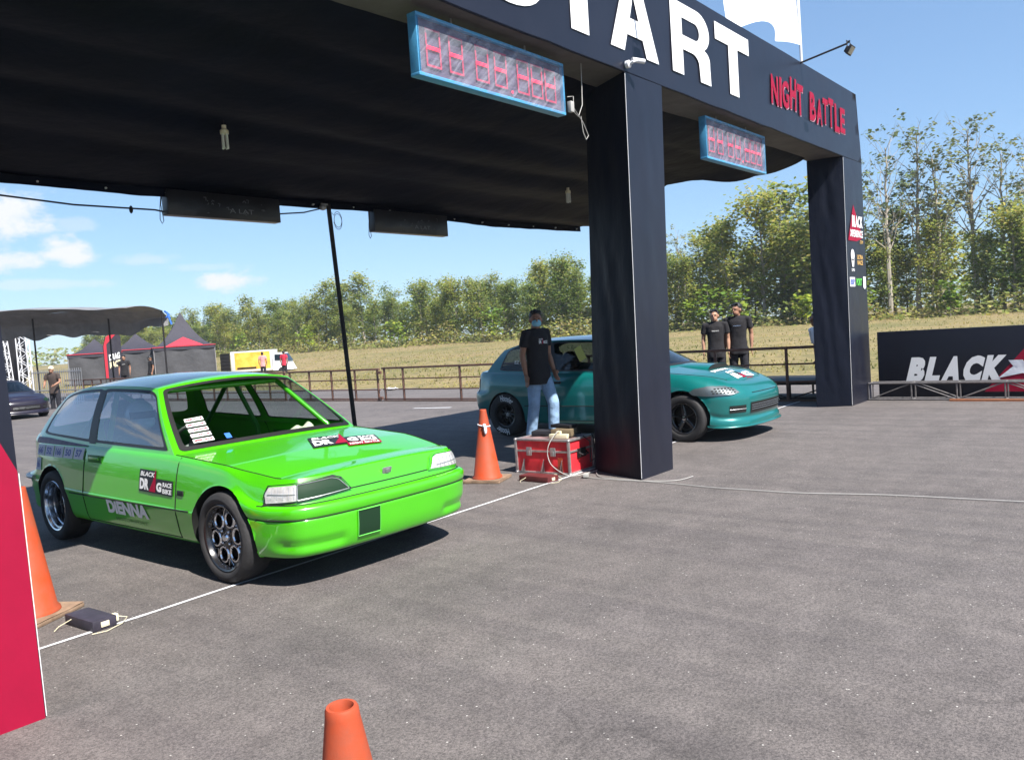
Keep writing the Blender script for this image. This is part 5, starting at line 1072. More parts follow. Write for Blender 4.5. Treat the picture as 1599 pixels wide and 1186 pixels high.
def tree_proto(seed, h, nl, spread, base, size, dry=False, nbr=14, lab=''):
    rs = random.Random(seed); r = empty('forest_tree', (0, 0, 0)); tr_ = MB(); lean = Vector((rs.uniform(-.05, .05), rs.uniform(-.05, .05), 0))
    tp = [Vector((0, 0, -.3))]; k = 9
    for i in range(1, k+1): z = h*.93*i/k; tp.append(Vector((lean.x*z+rs.uniform(-.08, .08), lean.y*z+rs.uniform(-.08, .08), z)))
    r0 = h*.012+.03; tr_.tube(tp, [r0*(1-.82*i/k) for i in range(k+1)], 7); tips = []
    for b in range(nbr):
        t = base+(1-base)*((b+rs.random())/nbr); i = min(k-1, int(t*k)); p = tp[i].lerp(tp[i+1], t*k-i); a = b*2.4+rs.uniform(-.4, .4); L_ = spread*(1.15-.65*t)*rs.uniform(.6, 1.15)*(1.0 if t > .3 else .7)
        q = [p]; d = Vector((math.cos(a), math.sin(a), rs.uniform(.45, 1.2) if not dry else rs.uniform(.9, 1.8))).normalized()
        for s_ in range(4): d = (d+Vector((rs.uniform(-.25, .25), rs.uniform(-.25, .25), rs.uniform(-.12, .2)))).normalized(); q.append(q[-1]+d*L_/4)
        rb = r0*(1-.75*t)*.42; tr_.tube(q, [rb, rb*.8, rb*.6, rb*.4, rb*.2], 5); tips += q[2:]
        for s_ in range(2):
            d2 = (d+Vector((rs.uniform(-.8, .8), rs.uniform(-.8, .8), rs.uniform(-.1, .6)))).normalized(); e = q[2+s_]+d2*L_*.4; tr_.tube([q[2+s_], q[2+s_].lerp(e, .5)+Vector((0, 0, .05)), e], [rb*.45, rb*.3, rb*.12], 4); tips += [e, q[2+s_].lerp(e, .6)]
    tips.append(tp[-1]); tr_.build('trunk', M['bark'], r)
    lv = MB(); pts = []; cl = [rs.choice(tips)+Vector((rs.gauss(0, .22), rs.gauss(0, .22), rs.gauss(0, .2)))*spread*.5 for _ in range(max(8, nl//(44 if not dry else 12)))]
    for _ in range(nl):
        c_ = rs.choice(cl); g_ = .42 if not dry else .16; pts.append(c_+Vector((rs.gauss(0, g_), rs.gauss(0, g_), rs.gauss(0, g_*.9))))
    leaves(lv, pts, size, rs); lv.build('crown', M['leafd'] if dry else M['leaf'], r, smooth=False, fix=False); return r
protos = [tree_proto(1, 9.0, 3100, 2.3, .14, .29), tree_proto(2, 8.0, 2700, 2.1, .12, .29), tree_proto(3, 9.6, 3000, 2.4, .16, .30), tree_proto(5, 7.0, 2600, 2.0, .05, .28), tree_proto(8, 8.6, 1700, 2.0, .2, .28)]
tall = [tree_proto(11, 13.2, 620, 4.2, .35, .30, True, 28), tree_proto(12, 14.4, 700, 4.0, .38, .30, True, 30), tree_proto(13, 12.0, 800, 3.4, .35, .30, True, 26)]
used = set()
def put_tree(kind, idx, x, y, s, label, group):
    pr = (protos if kind == 'd' else tall)[idx]; key = (kind, idx)
    o = pr if key not in used else copytree(pr); used.add(key)
    o.location = (x, y, terr(x, y)-.05); o.rotation_euler = (0, 0, random.uniform(0, 6.28)); o.scale = (s*random.uniform(.9, 1.15), s*random.uniform(.9, 1.15), s); tag(o, label, 'tree', group)
random.seed(21)
def hprof(y):   # crown height along the tree line
    return interp([(-6, 8.0), (8, 7.8), (17, 8.0), (20, 8.6), (27, 10.4), (33, 9.2), (40, 7.6), (49, 7.6), (64, 6.7), (80, 7.6), (100, 7.4), (125, 6.8), (160, 7.0)], y)
y = -8.0; k = 0
while y < 158:
    for row in range(3 if y < 110 else 2):
        x = 64+.02*y+row*3.6+random.uniform(-1.2, 1.2); yy = y+random.uniform(-1, 1); i = random.randrange(5); hh = (9.0, 8.0, 9.6, 7.0, 8.6)[i]; s = hprof(yy)/hh*random.uniform(.62, 1.16)*(1.0 if row else .93)
        lb = ['leafy green plantation tree at the front edge of the wood beyond the field', 'leafy green plantation tree in the second row of the wood', 'leafy green plantation tree deep in the wood beyond the field'][row]
        put_tree('d', i, x, yy, s, lb, ['front row trees of the wood', 'second row trees of the wood', 'inner trees of the wood'][row])
    y += 2.5 if y < 60 else 3.1
for (px, d, i, s) in ((1352, 62, 0, .86), (1395, 60, 0, 1.0), (1440, 61, 1, .98), (1478, 60, 2, 1.02), (1530, 60, 1, .98), (1572, 59, 0, .90), (1610, 57, 2, 1.0), (1066, 74, 2, .74), (1225, 70, 2, .90), (690, 105, 2, .62), (745, 98, 2, .60)):
    u = Vector(((px-799.5), 0, 1280)); dirv = R_*(px-799.5)/1280+F_; k_ = d; x = dirv.x*k_; y_ = dirv.y*k_
    put_tree('t', i, x, y_, s, 'tall thin half bare tree rising above the leafy wood', 'tall half bare trees of the wood')
rs = random.Random(5)
mb = MB(); pts = []
for _ in range(22000):   # the wood behind the individual trees
    y_ = rs.uniform(-14, 170); x_ = rs.uniform(73, 84); zt = hprof(y_)*(.78+.22*noise.noise(Vector((y_*.35, x_*.3, 0)))); pts.append(Vector((x_, y_, terr(x_, y_)+zt*rs.random()**1.0)))
leaves(mb, pts, .7, rs); tag(mb.build('wood', M['leaf'], smooth=False, fix=False), 'dense mass of the wood behind the first rows of trees', 'wood', kind='stuff')
mb = MB(); pts = []
for _ in range(9000):
    t = rs.random(); a = Vector((82, 150, 0)).lerp(Vector((135, 330, 0)), t) if t < .75 else Vector((135, 330, 0)).lerp(Vector((60, 520, 0)), rs.random()); x_ = a.x+rs.uniform(-2, 14); y_ = a.y+rs.uniform(-6, 6)
    zt = 8*(.8+.35*noise.noise(Vector((x_*.08, y_*.08, 2)))); pts.append(Vector((x_, y_, .8+zt*rs.random()**.9)))
leaves(mb, pts, 2.0, rs); tag(mb.build('far_wood', M['leaf'], smooth=False, fix=False), 'far low tree line at the left end of the field', 'wood', kind='stuff')
mb = MB(); pts = []
for _ in range(24000):   # scrub along the foot of the trees
    y_ = rs.uniform(-10, 150); x_ = 61+.02*y_-abs(rs.gauss(0, 2.2))+2.5; k_ = max(0, noise.noise(Vector((x_*.25, y_*.25, 4)))+.42); pts.append(Vector((x_, y_, terr(x_, y_)+rs.random()**1.6*2.4*k_)))
leaves(mb, pts, .30, rs, -.6); tag(mb.build('undergrowth', M['scrub'], smooth=False, fix=False), 'dry scrub and weeds along the foot of the wood', 'undergrowth', kind='stuff')
mb = MB()
for _ in range(30000):   # dry grass tufts over the visible part of the field
    x_ = 17.0+44*rs.random()**1.35; lo = x_*.0-4; hi = x_*2.0+12; y_ = rs.uniform(lo, hi)
    if noise.noise(Vector((x_*.5, y_*.5, 9))) < -.18: continue
    h_ = rs.uniform(.04, .11)*(1+.5*noise.noise(Vector((x_*.2, y_*.2, 2))))*(.45+.55*sstep(17, 21, x_)); a = rs.uniform(0, PI); z_ = terr(x_, y_); w_ = .04*math.cos(a)+.0, .04*math.sin(a); tx, ty = rs.uniform(-.07, .07), rs.uniform(-.07, .07)
    mb.add([(x_-w_[0], y_-w_[1], z_-.02), (x_+w_[0], y_+w_[1], z_-.02), (x_+tx, y_+ty, z_+h_)], [(0, 1, 2)])
tag(mb.build('dry_grass', M['grass'], smooth=False, fix=False), 'dry straw coloured grass covering the field behind the barrier', 'grass', kind='stuff')
# young green saplings on the near edge of the wood
def sapling(x, y, s, lab):
    r = empty('sapling', (x, y, terr(x, y)), 0, lab, 'young tree', 'young bright saplings before the wood'); rs_ = random.Random(x*7+y); q = MB(); q.tube([(0, 0, -.1), (.05, 0, 1.2*s), (0, .05, 2.4*s)], [.04, .03, .012], 5); q.build('trunk', M['bark'], r); q = MB()
    leaves(q, [Vector((rs_.gauss(0, .45), rs_.gauss(0, .45), (.7+rs_.random()*2.0)))*s for _ in range(170)], .42, rs_, .2); q.build('crown', M['sap'], r, smooth=False, fix=False)
M['sap'] = leafmat('young_leaves', [(.14, .22, .03), (.20, .27, .04), (.28, .30, .05)], .35)
for i, (y_, s) in enumerate(((18, 1.0), (21.5, .8), (12, .9), (29.5, 1.3), (31, .9), (27, 1.1), (38, 1.0), (52, 1.2), (66, 1.1), (82, 1.2), (96, 1.2), (5, .9))): sapling(60.8+.4*math.sin(i*5), y_, s, 'bright yellow green sapling at the edge of the dry field')
# ------------------------------------------------------------------ people
def hand(mb, w_, d, side, s=1.0, curl=.35):
    """palm and five bent fingers; w_ wrist, d direction of the hand (down the arm), side = +1/-1 thumb direction along local y"""
    d = d.normalized(); n_ = Vector((side, 0, 0)); n_ = (n_-d*n_.dot(d)).normalized(); f_ = d.cross(n_).normalized()    # n_: palm normal, f_: across the palm
    if f_.y > 0: f_ = -f_
    for k in range(4): mb.tube([w_+f_*(.018-.012*k)*s, w_+d*.045*s+f_*(.026-.017*k)*s, w_+d*.088*s+f_*(.028-.0185*k)*s], [.013*s, .0135*s, .011*s], 7)
    for k, L_ in enumerate((.068, .078, .072, .056)):
        b = w_+d*.086*s+f_*(.028-.0185*k)*s; c1 = (d-n_*curl*.5).normalized(); c2 = (d-n_*curl*1.4).normalized(); p1 = b+c1*L_*.5*s; mb.tube([b, p1, p1+c2*L_*.35*s, p1+c2*L_*.35*s+(d-n_*curl*2.2).normalized()*L_*.25*s], [.0095*s, .009*s, .008*s, .006*s], 7)
    b = w_+d*.025*s+f_*.026*s; mb.tube([b, b+(d*.6+f_*.8-n_*.2).normalized()*.035*s, b+(d*.6+f_*.8-n_*.2).normalized()*.035*s+(d-n_*.3).normalized()*.032*s], [.013*s, .011*s, .008*s], 7)
def person(loc, rz, label, h=1.70, shirt='tee', trousers='trou', skin='skin', arms=None, legs=None, head=0, mask=False, cap=None, vox=.013, print_=None, group=None, sleeve=.62, lean=0, hairlen=0):
    r = empty('person', loc, rz, label, 'person', group); k = h/1.70; V = lambda x, y, z: Vector((x, y, z))*k
    arms = arms or {-1: [(-.20, 0, 1.40), (-.235, .03, 1.12), (-.235, -.03, .88)], 1: [(.20, 0, 1.40), (.235, .03, 1.12), (.235, -.03, .88)]}
    legs = legs or {-1: [(-.09, 0, .90), (-.10, -.01, .48), (-.11, .02, .09)], 1: [(.09, 0, .90), (.10, -.01, .48), (.11, .02, .09)]}
    ly = lambda z: -lean*max(0, z-.9)
    b = MB(); hc = V(0, -.015+ly(1.5), 1.575); Rh = Matrix.Rotation(head, 3, 'Z')
    def H(x, y, z): return hc+Rh @ (Vector((x, y, z))*k)
    b.ell(H(0, .008, .02), (.076*k, .095*k, .100*k), 18, 12, Rh); b.ell(H(0, -.035, -.055), (.056*k, .058*k, .060*k), 14, 10, Rh); b.ell(H(0, -.060, -.085), (.030*k, .03*k, .026*k), 10, 8, Rh)
    b.ell(H(0, -.100, -.018), (.013*k, .020*k, .024*k), 8, 6, Rh); b.ell(H(0, -.088, .022), (.055*k, .014*k, .011*k), 10, 6, Rh); b.ell(H(0, -.086, -.056), (.024*k, .014*k, .009*k), 10, 6, Rh)
    for s_ in (-1, 1): b.ell(H(s_*.078, .01, -.01), (.012*k, .022*k, .032*k), 8, 6, Rh)
    b.tube([V(0, .012+ly(1.38), 1.36), V(0, .005+ly(1.45), 1.46), H(0, .01, -.04)], [.066*k, .056*k, .054*k], 14); b.ell(V(0, ly(1.2), 1.2), (.13*k, .08*k, .22*k), 14, 10); b.ell(V(0, 0, .95), (.12*k, .08*k, .14*k), 14, 10)
    sh = MB(); tr_ = MB(); sho = []
    for s_ in (-1, 1):
        A = [V(a[0], a[1]+ly(a[2]), a[2]) for a in arms[s_]]; b.tube([V(0, ly(1.36), 1.36), A[0]], [.05*k, .05*k], 10); b.tube([A[0], A[0].lerp(A[1], .5), A[1], A[1].lerp(A[2], .35), A[2]], [.050*k, .046*k, .038*k, .040*k, .026*k], 12); b.ell(A[1], (.038*k,)*3, 10, 8)
        hand(b, A[2], A[2]-A[1], -s_, k)
        e = A[0].lerp(A[1], sleeve); sh.tube([A[0]+Vector((-s_*.09*k, 0, .012*k)), A[0], A[0].lerp(A[1], .3), e], [.050*k, .058*k, .060*k, .064*k], 14)
        Lg = [V(*a) for a in legs[s_]]; b.tube(Lg, [.07*k, .05*k, .035*k], 10)
        tr_.tube([Lg[0]+Vector((0, 0, -.01*k)), Lg[0].lerp(Lg[1], .3), Lg[1], Lg[1].lerp(Lg[2], .4), Lg[2]+Vector((0, 0, -.03*k))], [.090*k, .092*k, .075*k, .072*k, .068*k], 14); sho.append(Lg[2])
    remesh(b, 'body', M[skin], r, vox*.75, 2)
    rows = [(.75, .184, .140), (.84, .180, .136), (.95, .168, .120), (1.06, .160, .108), (1.18, .168, .112), (1.28, .176, .114), (1.36, .184, .104), (1.41, .176, .092), (1.445, .130, .080), (1.468, .078, .068)]; n_ = 28; vs = []
    for z, rx, ry in rows:
        for q in range(n_): a = 2*PI*q/n_; c_, s2 = math.cos(a), math.sin(a); vs.append(V(rx*.94*abs(c_)**.8*(1 if c_ > 0 else -1), ry*abs(s2)**.9*(1 if s2 > 0 else -1)+ly(z)*.9+(.012 if z > 1.4 else 0), z)+Vector((0, .006*math.sin(a*5+z*20), 0))*(1.4-z))
    sh.add(vs, [(r_*n_+q, r_*n_+(q+1) % n_, (r_+1)*n_+(q+1) % n_, (r_+1)*n_+q) for r_ in range(len(rows)-1) for q in range(n_)]+[tuple(range(n_-1, -1, -1)), tuple((len(rows)-1)*n_+q for q in range(n_))])
    remesh(sh, 'shirt', M[shirt], r, vox, 3)
    for z, rx, ry in ((.90, .138, .094), (.84, .142, .096)): tr_.ell(V(0, 0, z), (rx*k, ry*k, .10*k), 16, 10)
    remesh(tr_, 'trousers', M[trousers], r, vox, 3)
    for p in sho:
        q = MB(); q.ell(p+Vector((0, -.045*k, -.045*k)), (.046*k, .13*k, .045*k), 14, 10); q.box(p+Vector((0, -.045*k, -.077*k)), (.085*k, .25*k, .022*k), bev=.008); q.build('shoe', M['blk'], r)
    if cap:
        q = MB(); q.ell(H(0, .010, .042), (.086*k, .104*k, .086*k), 16, 10, Rh); q.ell(H(0, -.105, .035), (.06*k, .07*k, .012*k), 12, 6, Rh); remesh(q, 'cap', M[cap], r, vox*.8, 1)
    else:
        q = MB(); q.ell(H(0, .022, .045), (.084*k, .094*k, .092*k), 18, 12, Rh); q.ell(H(0, -.040, .088), (.060*k, .036*k, .026*k), 12, 8, Rh); q.ell(H(0, .055, -.01), (.070*k, .058*k, .07*k), 12, 8, Rh); rs_ = random.Random(len(label))
        for _ in range(16): q.ell(H(rs_.uniform(-.06, .06), rs_.uniform(-.06, .06), .098+rs_.uniform(-.01, .012)), (.022*k, .022*k, .018*k), 8, 6)
        remesh(q, 'hair', M['hair'], r, vox*.7, 1)
    for s_ in (-1, 1): q = MB(); q.ell(H(s_*.031, -.085, .004), (.011*k, .006*k, .005*k), 10, 6, Rh); q.build('eye', M['eye'], r); q = MB(); q.ell(H(s_*.032, -.092, .022), (.016*k, .005*k, .0025*k), 10, 6, Rh); q.build('eyebrow', M['hair'], r)
    if mask: q = MB(); q.ell(H(0, -.052, -.045), (.062*k, .066*k, .052*k), 18, 12, Rh); q.build('face_mask', M[mask], r)
    else: q = MB(); q.ell(H(0, -.097, -.057), (.021*k, .006*k, .004*k), 8, 6, Rh); q.build('mouth', M['lipc'] if 'lipc' in M else M.setdefault('lipc', mat('lip', (.22, .08, .06), .5)), r)
    if print_ == 'drag':
        dm_ = [M['tee'], M['white'], M['red'], M['gold']]; q = MB(); logo(q, lambda u, v, off: V(-.07+.15*u, -.122-off, 1.26+.08*v), False); q.build('chest_print', dm_, r, fix=False)
    elif print_: q = MB(); decal(q, print_, lambda u, v, off: V(-.06+.13*u, -.126-off, 1.27+.022*v), 0, 0, 1, 1, .02); q.build('chest_print', M['white'] if print_[0] == 'D' else M['navy2'], r, fix=False)
    return r
M['navy2'] = mat('pale_blue_print', (.25, .35, .55), .6)
person((8.36, 6.45, .004), -.22, 'man in black T-shirt, pale jeans and blue face mask standing behind the red case', 1.70, trousers='jean', mask='mask', vox=.010, print_='drag', head=-.55,
       arms={-1: [(-.175, 0, 1.41), (-.205, .05, 1.13), (-.19, .02, .88)], 1: [(.175, 0, 1.41), (.205, .02, 1.13), (.18, -.10, .92)]}, legs={-1: [(-.075, 0, .90), (-.085, .02, .48), (-.09, .12, .09)], 1: [(.075, 0, .90), (.08, -.17, .50), (.08, -.14, .09)]})
person((14.2, 6.75, .004), -1.15, 'shorter of the two men in black T-shirts behind the dark barrier', 1.62, skin='skin2', head=-.15, print_='DRAG RACE', group='two men in black behind the barrier')
person((14.45, 6.42, .004), -1.25, 'taller of the two men in black T-shirts, nearer the right pillar', 1.71, head=-.5, print_='racing', group='two men in black behind the barrier')
person((13.95, 4.66, -.22), -2.2, 'person in a white shirt leaning on the barrier behind the right pillar', 1.66, shirt='wht', lean=.25, sleeve=.8)
person((10.9, 27.9, -.22), -.9, 'man in dark brown shirt and cap leaning on a rail at the far left', 1.60, shirt='brown' if 'brown' in M else (M.setdefault('brown', mat('brown_shirt', (.05, .035, .03), .9)) and 'brown'), cap='cream', vox=.02, lean=.15, arms={-1: [(-.2, 0, 1.4), (-.26, -.06, 1.15), (-.15, -.30, 1.05)], 1: [(.2, 0, 1.4), (.26, -.06, 1.15), (.18, -.30, 1.05)]})
person((17.2, 36.4, 0), -.7, 'man in black T-shirt with a white print standing by the feather banner', 1.62, vox=.02, print_='DRAG')
person((18.2, 36.0, 0), -1.7, 'person in black cap and mask standing before the grey tent wall', 1.52, vox=.02, cap='blk', mask='blk')
person((29.0, 43.5, -.28), 2.3, 'person in a pink shirt seen from behind near the box truck', 1.62, shirt='pink', vox=.02)
person((29.9, 42.6, -.30), 2.0, 'person in a red shirt seen from behind near the box truck', 1.62, shirt='redc', vox=.02)
def driver(loc, label, helm):
    r = empty('person', loc, 0, label, 'person'); b = MB(); b.tube([(0, .10, -.45), (0, .04, -.2), (0, 0, 0)], [.14, .15, .09], 14); b.ell((0, -.02, .17), (.08, .095, .11), 14, 10); b.tube([(0, 0, 0), (0, -.01, .12)], [.055, .055], 10)
    for s_ in (-1, 1):
        b.tube([(s_*.17, 0, -.04), (s_*.24, -.22, -.24), (s_*.15, -.50, -.17)], [.06, .05, .03], 10); hand(b, Vector((s_*.15, -.50, -.17)), Vector((0, -.5, .25)), -s_); b.tube([(s_*.09, -.05, -.47), (s_*.11, -.45, -.38), (s_*.11, -.72, -.6)], [.08, .06, .05], 10)
    b.tube([(-.17, 0, -.03), (.17, 0, -.03)], [.07, .07], 12); remesh(b, 'body', M['trou'], r, .014, 3); h_ = MB(); h_.ell((0, 0, .17), (.112, .132, .125), 20, 14); h_.ell((0, -.05, .11), (.085, .10, .06), 16, 8); remesh(h_, 'helmet', M[helm], r, .01, 2); v_ = MB(); v_.grid(lambda a, c_: Vector((.114*math.sin((a-.5)*2.4), -.136*math.cos((a-.5)*2.4), .150+.055*c_)), 14, 3); v_.build('visor', M['blk'], r)
M['helm'] = mat('pale_blue_helmet', (.42, .50, .60), .25, coat=1)
driver((3.14, 6.46, .80), 'race driver in a pale blue helmet sitting in the green car', 'helm'); driver((9.19, 6.52, .84), 'race driver in a dark helmet sitting in the teal car', 'blk')
# ------------------------------------------------------------------ far left: cars, tents, truck, awning, trusses
dark = car_teal((8.75, 24.9, 0), 'dark maroon hatchback waiting up the track behind the green car', M['maroon'], 'waiting_car', False); dark.root.scale = (.84, .84, .80)
M['tentred'] = mat('red_tent_trim', (.45, .02, .04), .8)
def tent(x, y, rz, s, label, gable=False, ev=2.0, pk=3.2):
    r = empty('marquee_tent', (x, y, 0), rz, label, 'tent', 'black racing tents'); 
    for i, (a, b_) in enumerate(((-s, -s), (s, -s), (s, s), (-s, s))): q = MB(); q.tube([(a, b_, 0), (a, b_, ev)], .03, 8); q.build('leg', M['alu'], r)
    q = MB(); n_ = 16
    def rf(u, v):
        a = 2*PI*u; c_, s_ = math.cos(a), math.sin(a); m = max(abs(c_), abs(s_)); X, Y = c_/m*s*1.02, s_/m*s*1.02; t = 1-v; return Vector((X*t, Y*t, ev+(pk-ev)*(v**1.75)+.0*t))
    q.grid(rf, 64, 14); q.build('roof', M['tent'], r, ang=30)
    q = MB()
    for a in range(4):
        c_ = Matrix.Rotation(a*PI/2, 3, 'Z'); q.grid(lambda u, v: c_ @ Vector((-s*1.02+2.04*s*u, -s*1.025, ev-.22+.24*v-.03*abs(math.sin(u*9)))), 12, 2)
    q.build('valance', M['tent'], r)
    q = MB()
    for a in range(4): c_ = Matrix.Rotation(a*PI/2, 3, 'Z'); q.tube([c_ @ Vector((-s*1.03, -s*1.03, ev-.02)), c_ @ Vector((s*1.03, -s*1.03, ev-.02))], .03, 6)
    q.build('red_trim', M['tentred'], r)
    for a in range(4):
        if a == 0 and not gable: continue
        c_ = Matrix.Rotation(a*PI/2, 3, 'Z'); q = MB(); q.grid(lambda u, v: c_ @ Vector((-s+2*s*u, -s+.04*math.sin(u*14+v*2), .02+(ev-.2)*v)), 24, 6); q.build('side_wall', M['mesh'], r)
    q = MB(); q.grid(lambda u, v: Vector((-s+2*s*u, -s+.05*math.sin(u*11+v*3), .02+(ev-.2)*v)), 24, 6) if not gable else q.add([(-s*.62, -s*1.04, ev+.02), (s*.62, -s*1.04, ev+.02), (0, -s*.70, ev+.62)], [(0, 1, 2)]); q.build('red_gable' if gable else 'side_wall', M['tentred'] if gable else M['mesh'], r)
    return r
camdir = lambda px: Vector(((R_*(px-799.5)/1280+F_).x, (R_*(px-799.5)/1280+F_).y, 0))
def gp(px, d): v = camdir(px)*d; return v.x, v.y
x, y = gp(290, 58); tent(x, y, -.45, 1.95, 'black tent with a red gable and tall peak, rightmost of the three', True, 2.1, 4.5)
x, y = gp(218, 60); tent(x, y, -.45, 1.80, 'black tent with grey walls between the other two tents', False, 2.1, 3.3)
x, y = gp(153, 53); tent(x, y, -.45, 1.50, 'black tent with grey walls, leftmost of the three', False, 1.95, 2.9)
x, y = gp(180, 44); fb = empty('feather_banner', (x, y, 0), -.7, 'black and red feather banner with white lettering before the tents', 'banner'); q = MB(); q.tube([(-.45, 0, 0), (-.45, 0, 2.2), (-.30, 0, 2.75), (.1, 0, 2.95), (.40, 0, 2.85)], .02, 6); q.build('banner_pole', M['dkst'], fb)
q = MB(); q.add([(-.44, 0, .5), (.42, 0, .45), (.46, 0, 2.7), (.30, 0, 2.85), (.05, 0, 2.9), (-.28, 0, 2.7), (-.44, 0, 2.2)], [tuple(range(7))]); q.build('cloth', M['tent'], fb, fix=False); q = MB(); q.add([(-.44, -.01, .5), (-.30, -.01, .5), (-.28, -.01, 2.3), (.25, -.01, 2.84), (.05, -.01, 2.9), (-.28, -.01, 2.7), (-.44, -.01, 2.2)], [tuple(range(7))]); q.build('red_edge', M['tentred'], fb, fix=False)
for t_, z_ in (('DRAG', 1.95), ('RACE', 1.55)): q = MB(); decal(q, t_, lambda u, v, off: Vector((-.20+.55*u, -.015, z_-.55+.9*v*.38+.12*u)), 0, 0, 1, 1, .05); q.build('banner_lettering', M['white'] if z_ > 1.7 else M['cream'], fb, fix=False)
# truck
x, y = gp(412, 61); tk = empty('box_truck', (x, y, -.44), math.atan2(R_.y, R_.x), 'small white box truck with an orange and yellow flame print on its side', 'truck'); q = MB(); q.box((-.55, 0, 1.15), (3.0, 1.7, 1.5), bev=.03); q.build('cargo_box', M['vanw'], tk)
q = MB(); q.grid(lambda u, v: Vector((-1.75+2.6*u, -.855, .55+1.25*v)), 10, 6); q.build('flame_print', M['yel'], tk); q = MB(); q.box((-.9, -.87, .66), (1.4, .02, .12)); q.build('dark_stripe', M['blk'], tk)
q = MB(); q.hexa([(1.0, -.78, .35), (2.35, -.78, .35), (2.35, .78, .35), (1.0, .78, .35), (1.0, -.72, 1.65), (1.75, -.70, 1.62), (1.75, .70, 1.62), (1.0, .72, 1.65)]); q.build('cab', M['vanw'], tk)
q = MB(); q.add([(1.15, -.775, 1.08), (2.0, -.765, 1.05), (1.72, -.735, 1.5), (1.15, -.735, 1.52)], [(0, 1, 2, 3)]); q.build('side_window', M['gdark'], tk); q = MB(); q.add([(2.13, -.70, 1.0), (2.13, .70, 1.0), (1.80, .66, 1.56), (1.80, -.66, 1.56)], [(0, 1, 2, 3)]); q.build('windscreen', M['gdark'], tk)
for a in (-1.35, 1.65):
    for s_ in (-.72, .72): q = MB(); q.tube([(a, s_-.08, .28), (a, s_+.08, .28)], .28, 20); q.build('wheel', M['rub'], tk)
q = MB(); q.grid(lambda u, v: Vector((-2.09-.9*u*.8, -.85-.5*u*0, .45+1.35*v)), 4, 4)
for k in range(6): q.tube([(-2.1, -.87, .5+.25*k), (-2.8, -.87, .5+.25*k)], .02, 5)
q.build('open_rear_door', M['dkst'], tk)
# grey tarpaulin awning
ax, ay = gp(-60, 33); bx_, by_ = gp(262, 33); aw = empty('tarpaulin_awning', (0, 0, 0), 0, 'grey tarpaulin awning on thin poles at the far left', 'awning')
def awf(u, v):
    x = ax+(bx_-ax)*u; y = ay+(by_-ay)*u; zt = 3.52-.25*u**2-.06*math.sin(u*17)*.4+.10*noise.noise(Vector((u*5, 1, 0))); dz = 1.0*(1-.45*sstep(.75, 1, u))+.06*math.sin(u*40); return x, y, zt, dz
q = MB(); nrm = Vector((by_-ay, ax-bx_, 0)).normalized()
def awg(u, v):
    x, y, zt, dz = awf(u, v)
    if v < .5: k_ = v*2; return Vector((x, y, zt-dz*.45*k_))+nrm*(-.55*k_*(1))+nrm*(.10*noise.noise(Vector((u*9, v*3, 3))))
    k_ = (v-.5)*2; return Vector((x, y, zt-dz*(.45+.5*k_)+.05*math.sin(u*31)*k_))+nrm*(-.55+.12*k_*math.sin(u*22))
q.grid(awg, 70, 14); q.grid(lambda u, v: Vector((awf(u, 0)[0], awf(u, 0)[1], awf(u, 0)[2]-.0*v+.12*math.sin(PI*v)*(1 if True else 0)))+nrm*(3.0*v), 60, 8); q.build('cover', M['tarpg'], aw, ang=80)
for px, z_ in ((262, 3.3), (178, 3.1), (60, 3.3), (-40, 3.3)): x, y = gp(px, 33.1); q = MB(); q.tube([(x, y, 0), (x, y, z_)], .035, 8); q.build('pole', M['dkst'], aw)
x, y = gp(270, 33); q = MB(); q.tube([(x-.1, y, 3.25), (x+.1, y, 3.1), (x-.05, y, 3.0), (x+.12, y, 2.95), (x, y, 3.2), (x+.1, y-.1, 2.7)], .04, 6); q.build('blue_rope', M['bluec'], aw)
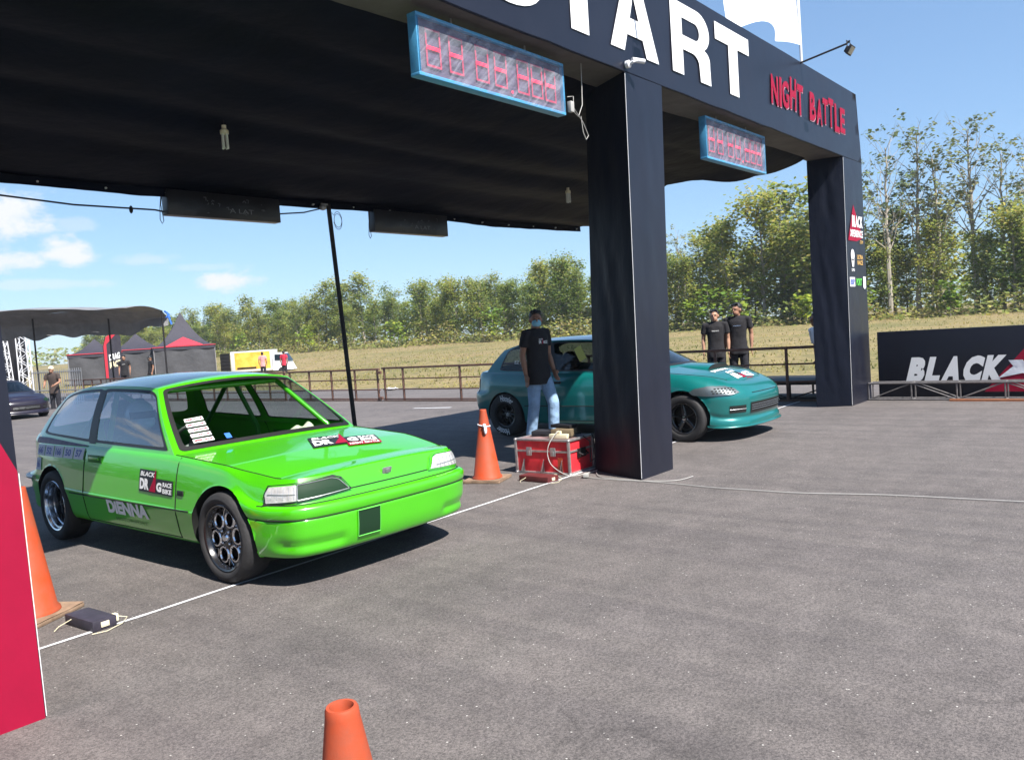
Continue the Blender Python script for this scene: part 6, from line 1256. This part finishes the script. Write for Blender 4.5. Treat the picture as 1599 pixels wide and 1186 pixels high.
# truss towers
for i, (px, lab) in enumerate(((12, 'white lattice tower, left of the pair under the awning'), (41, 'white lattice tower, right of the pair under the awning'))):
    x, y = gp(px, 44); r = empty('lattice_tower', (x, y, 0), -.7, lab, 'tower', 'white lattice towers'); q = MB()
    for a in (-.24, .24):
        for b_ in (-.24, .24): q.tube([(a, b_, 0), (a-(.25 if i == 0 else 0), b_, 4.2)], .03, 6)
    q.build('upright', M['vanw'], r); q = MB()
    for k in range(12):
        z = .35*k; s_ = 1 if k % 2 else -1; o_ = -(.25 if i == 0 else 0)*z/4.2
        for b_ in (-.24, .24): q.tube([(-.24*s_+o_, b_, z), (.24*s_+o_, b_, z+.35)], .018, 5); q.tube([(b_+o_, -.24*s_, z), (b_+o_, .24*s_, z+.35)], .018, 5)
    q.build('brace', M['vanw'], r)
x, y = gp(27, 46); q = MB(); q.box((x, y, 2.2), (.9, .9, 2.8), Matrix.Rotation(-.7, 3, 'Z'), .05); q.box((x, y, .7), (.7, .7, 1.4), Matrix.Rotation(-.7, 3, 'Z'), .05); tag(q.build('loudspeaker_stack', M['dkst']), 'dark loudspeaker stack between the two lattice towers', 'loudspeaker')
# mesh rail with the leaning man
x0, y0 = gp(50, 30); x1, y1 = gp(128, 28); r = empty('mesh_fence', (0, 0, 0), 0, 'thin wire mesh fence below the awning at the far left', 'fence'); q = MB()
for z in (.1, .5, 1.15): q.tube([(x0, y0, z), (x1, y1, z)], .02, 5)
q.build('rail', M['steel'], r); q = MB()
for k in range(25): t = k/24; q.tube([(x0+(x1-x0)*t, y0+(y1-y0)*t, 0), (x0+(x1-x0)*t, y0+(y1-y0)*t, 1.25)], .012, 4)
q.build('wire', M['steel'], r)
# loose litter by the kerb of the field
q = MB(); q.grid(lambda u, v: Vector((16.2+.35*u, 18.0+.30*v, .03+.10*abs(noise.noise(Vector((u*4, v*4, 1)))))), 6, 6); tag(q.build('plastic_bag', M['white']), 'white plastic bag lying beyond the barrier', 'litter')

# added unseen wood: it darkens what the flanks of the cars mirror
rs = random.Random(15); mb = MB(); pts = []
for _ in range(9000): y_ = rs.uniform(-70, 110); x_ = rs.uniform(-42, -32); pts.append(Vector((x_, y_, 9.5*(.85+.2*noise.noise(Vector((y_*.3, 0, 0))))*rs.random())))
leaves(mb, pts, 1.3, rs); tag(mb.build('added_reflection_wood', M['leafn'], smooth=False, fix=False), 'unseen wood added across the runway to darken the car reflections', 'wood', kind='stuff')
# ------------------------------------------------------------------ air
hz = MB(); hz.box((60, 200, 9), (320, 720, 22)); hm_ = bpy.data.materials.new('air'); hm_.use_nodes = True; t = hm_.node_tree; t.nodes.clear(); pv = t.nodes.new('ShaderNodeVolumePrincipled'); pv.inputs['Color'].default_value = (.85, .91, 1, 1); pv.inputs['Density'].default_value = .0005; pv.inputs['Anisotropy'].default_value = .2; oo = t.nodes.new('ShaderNodeOutputMaterial'); t.links.new(pv.outputs[0], oo.inputs['Volume'])
tag(hz.build('haze', hm_, smooth=False), kind='stuff')
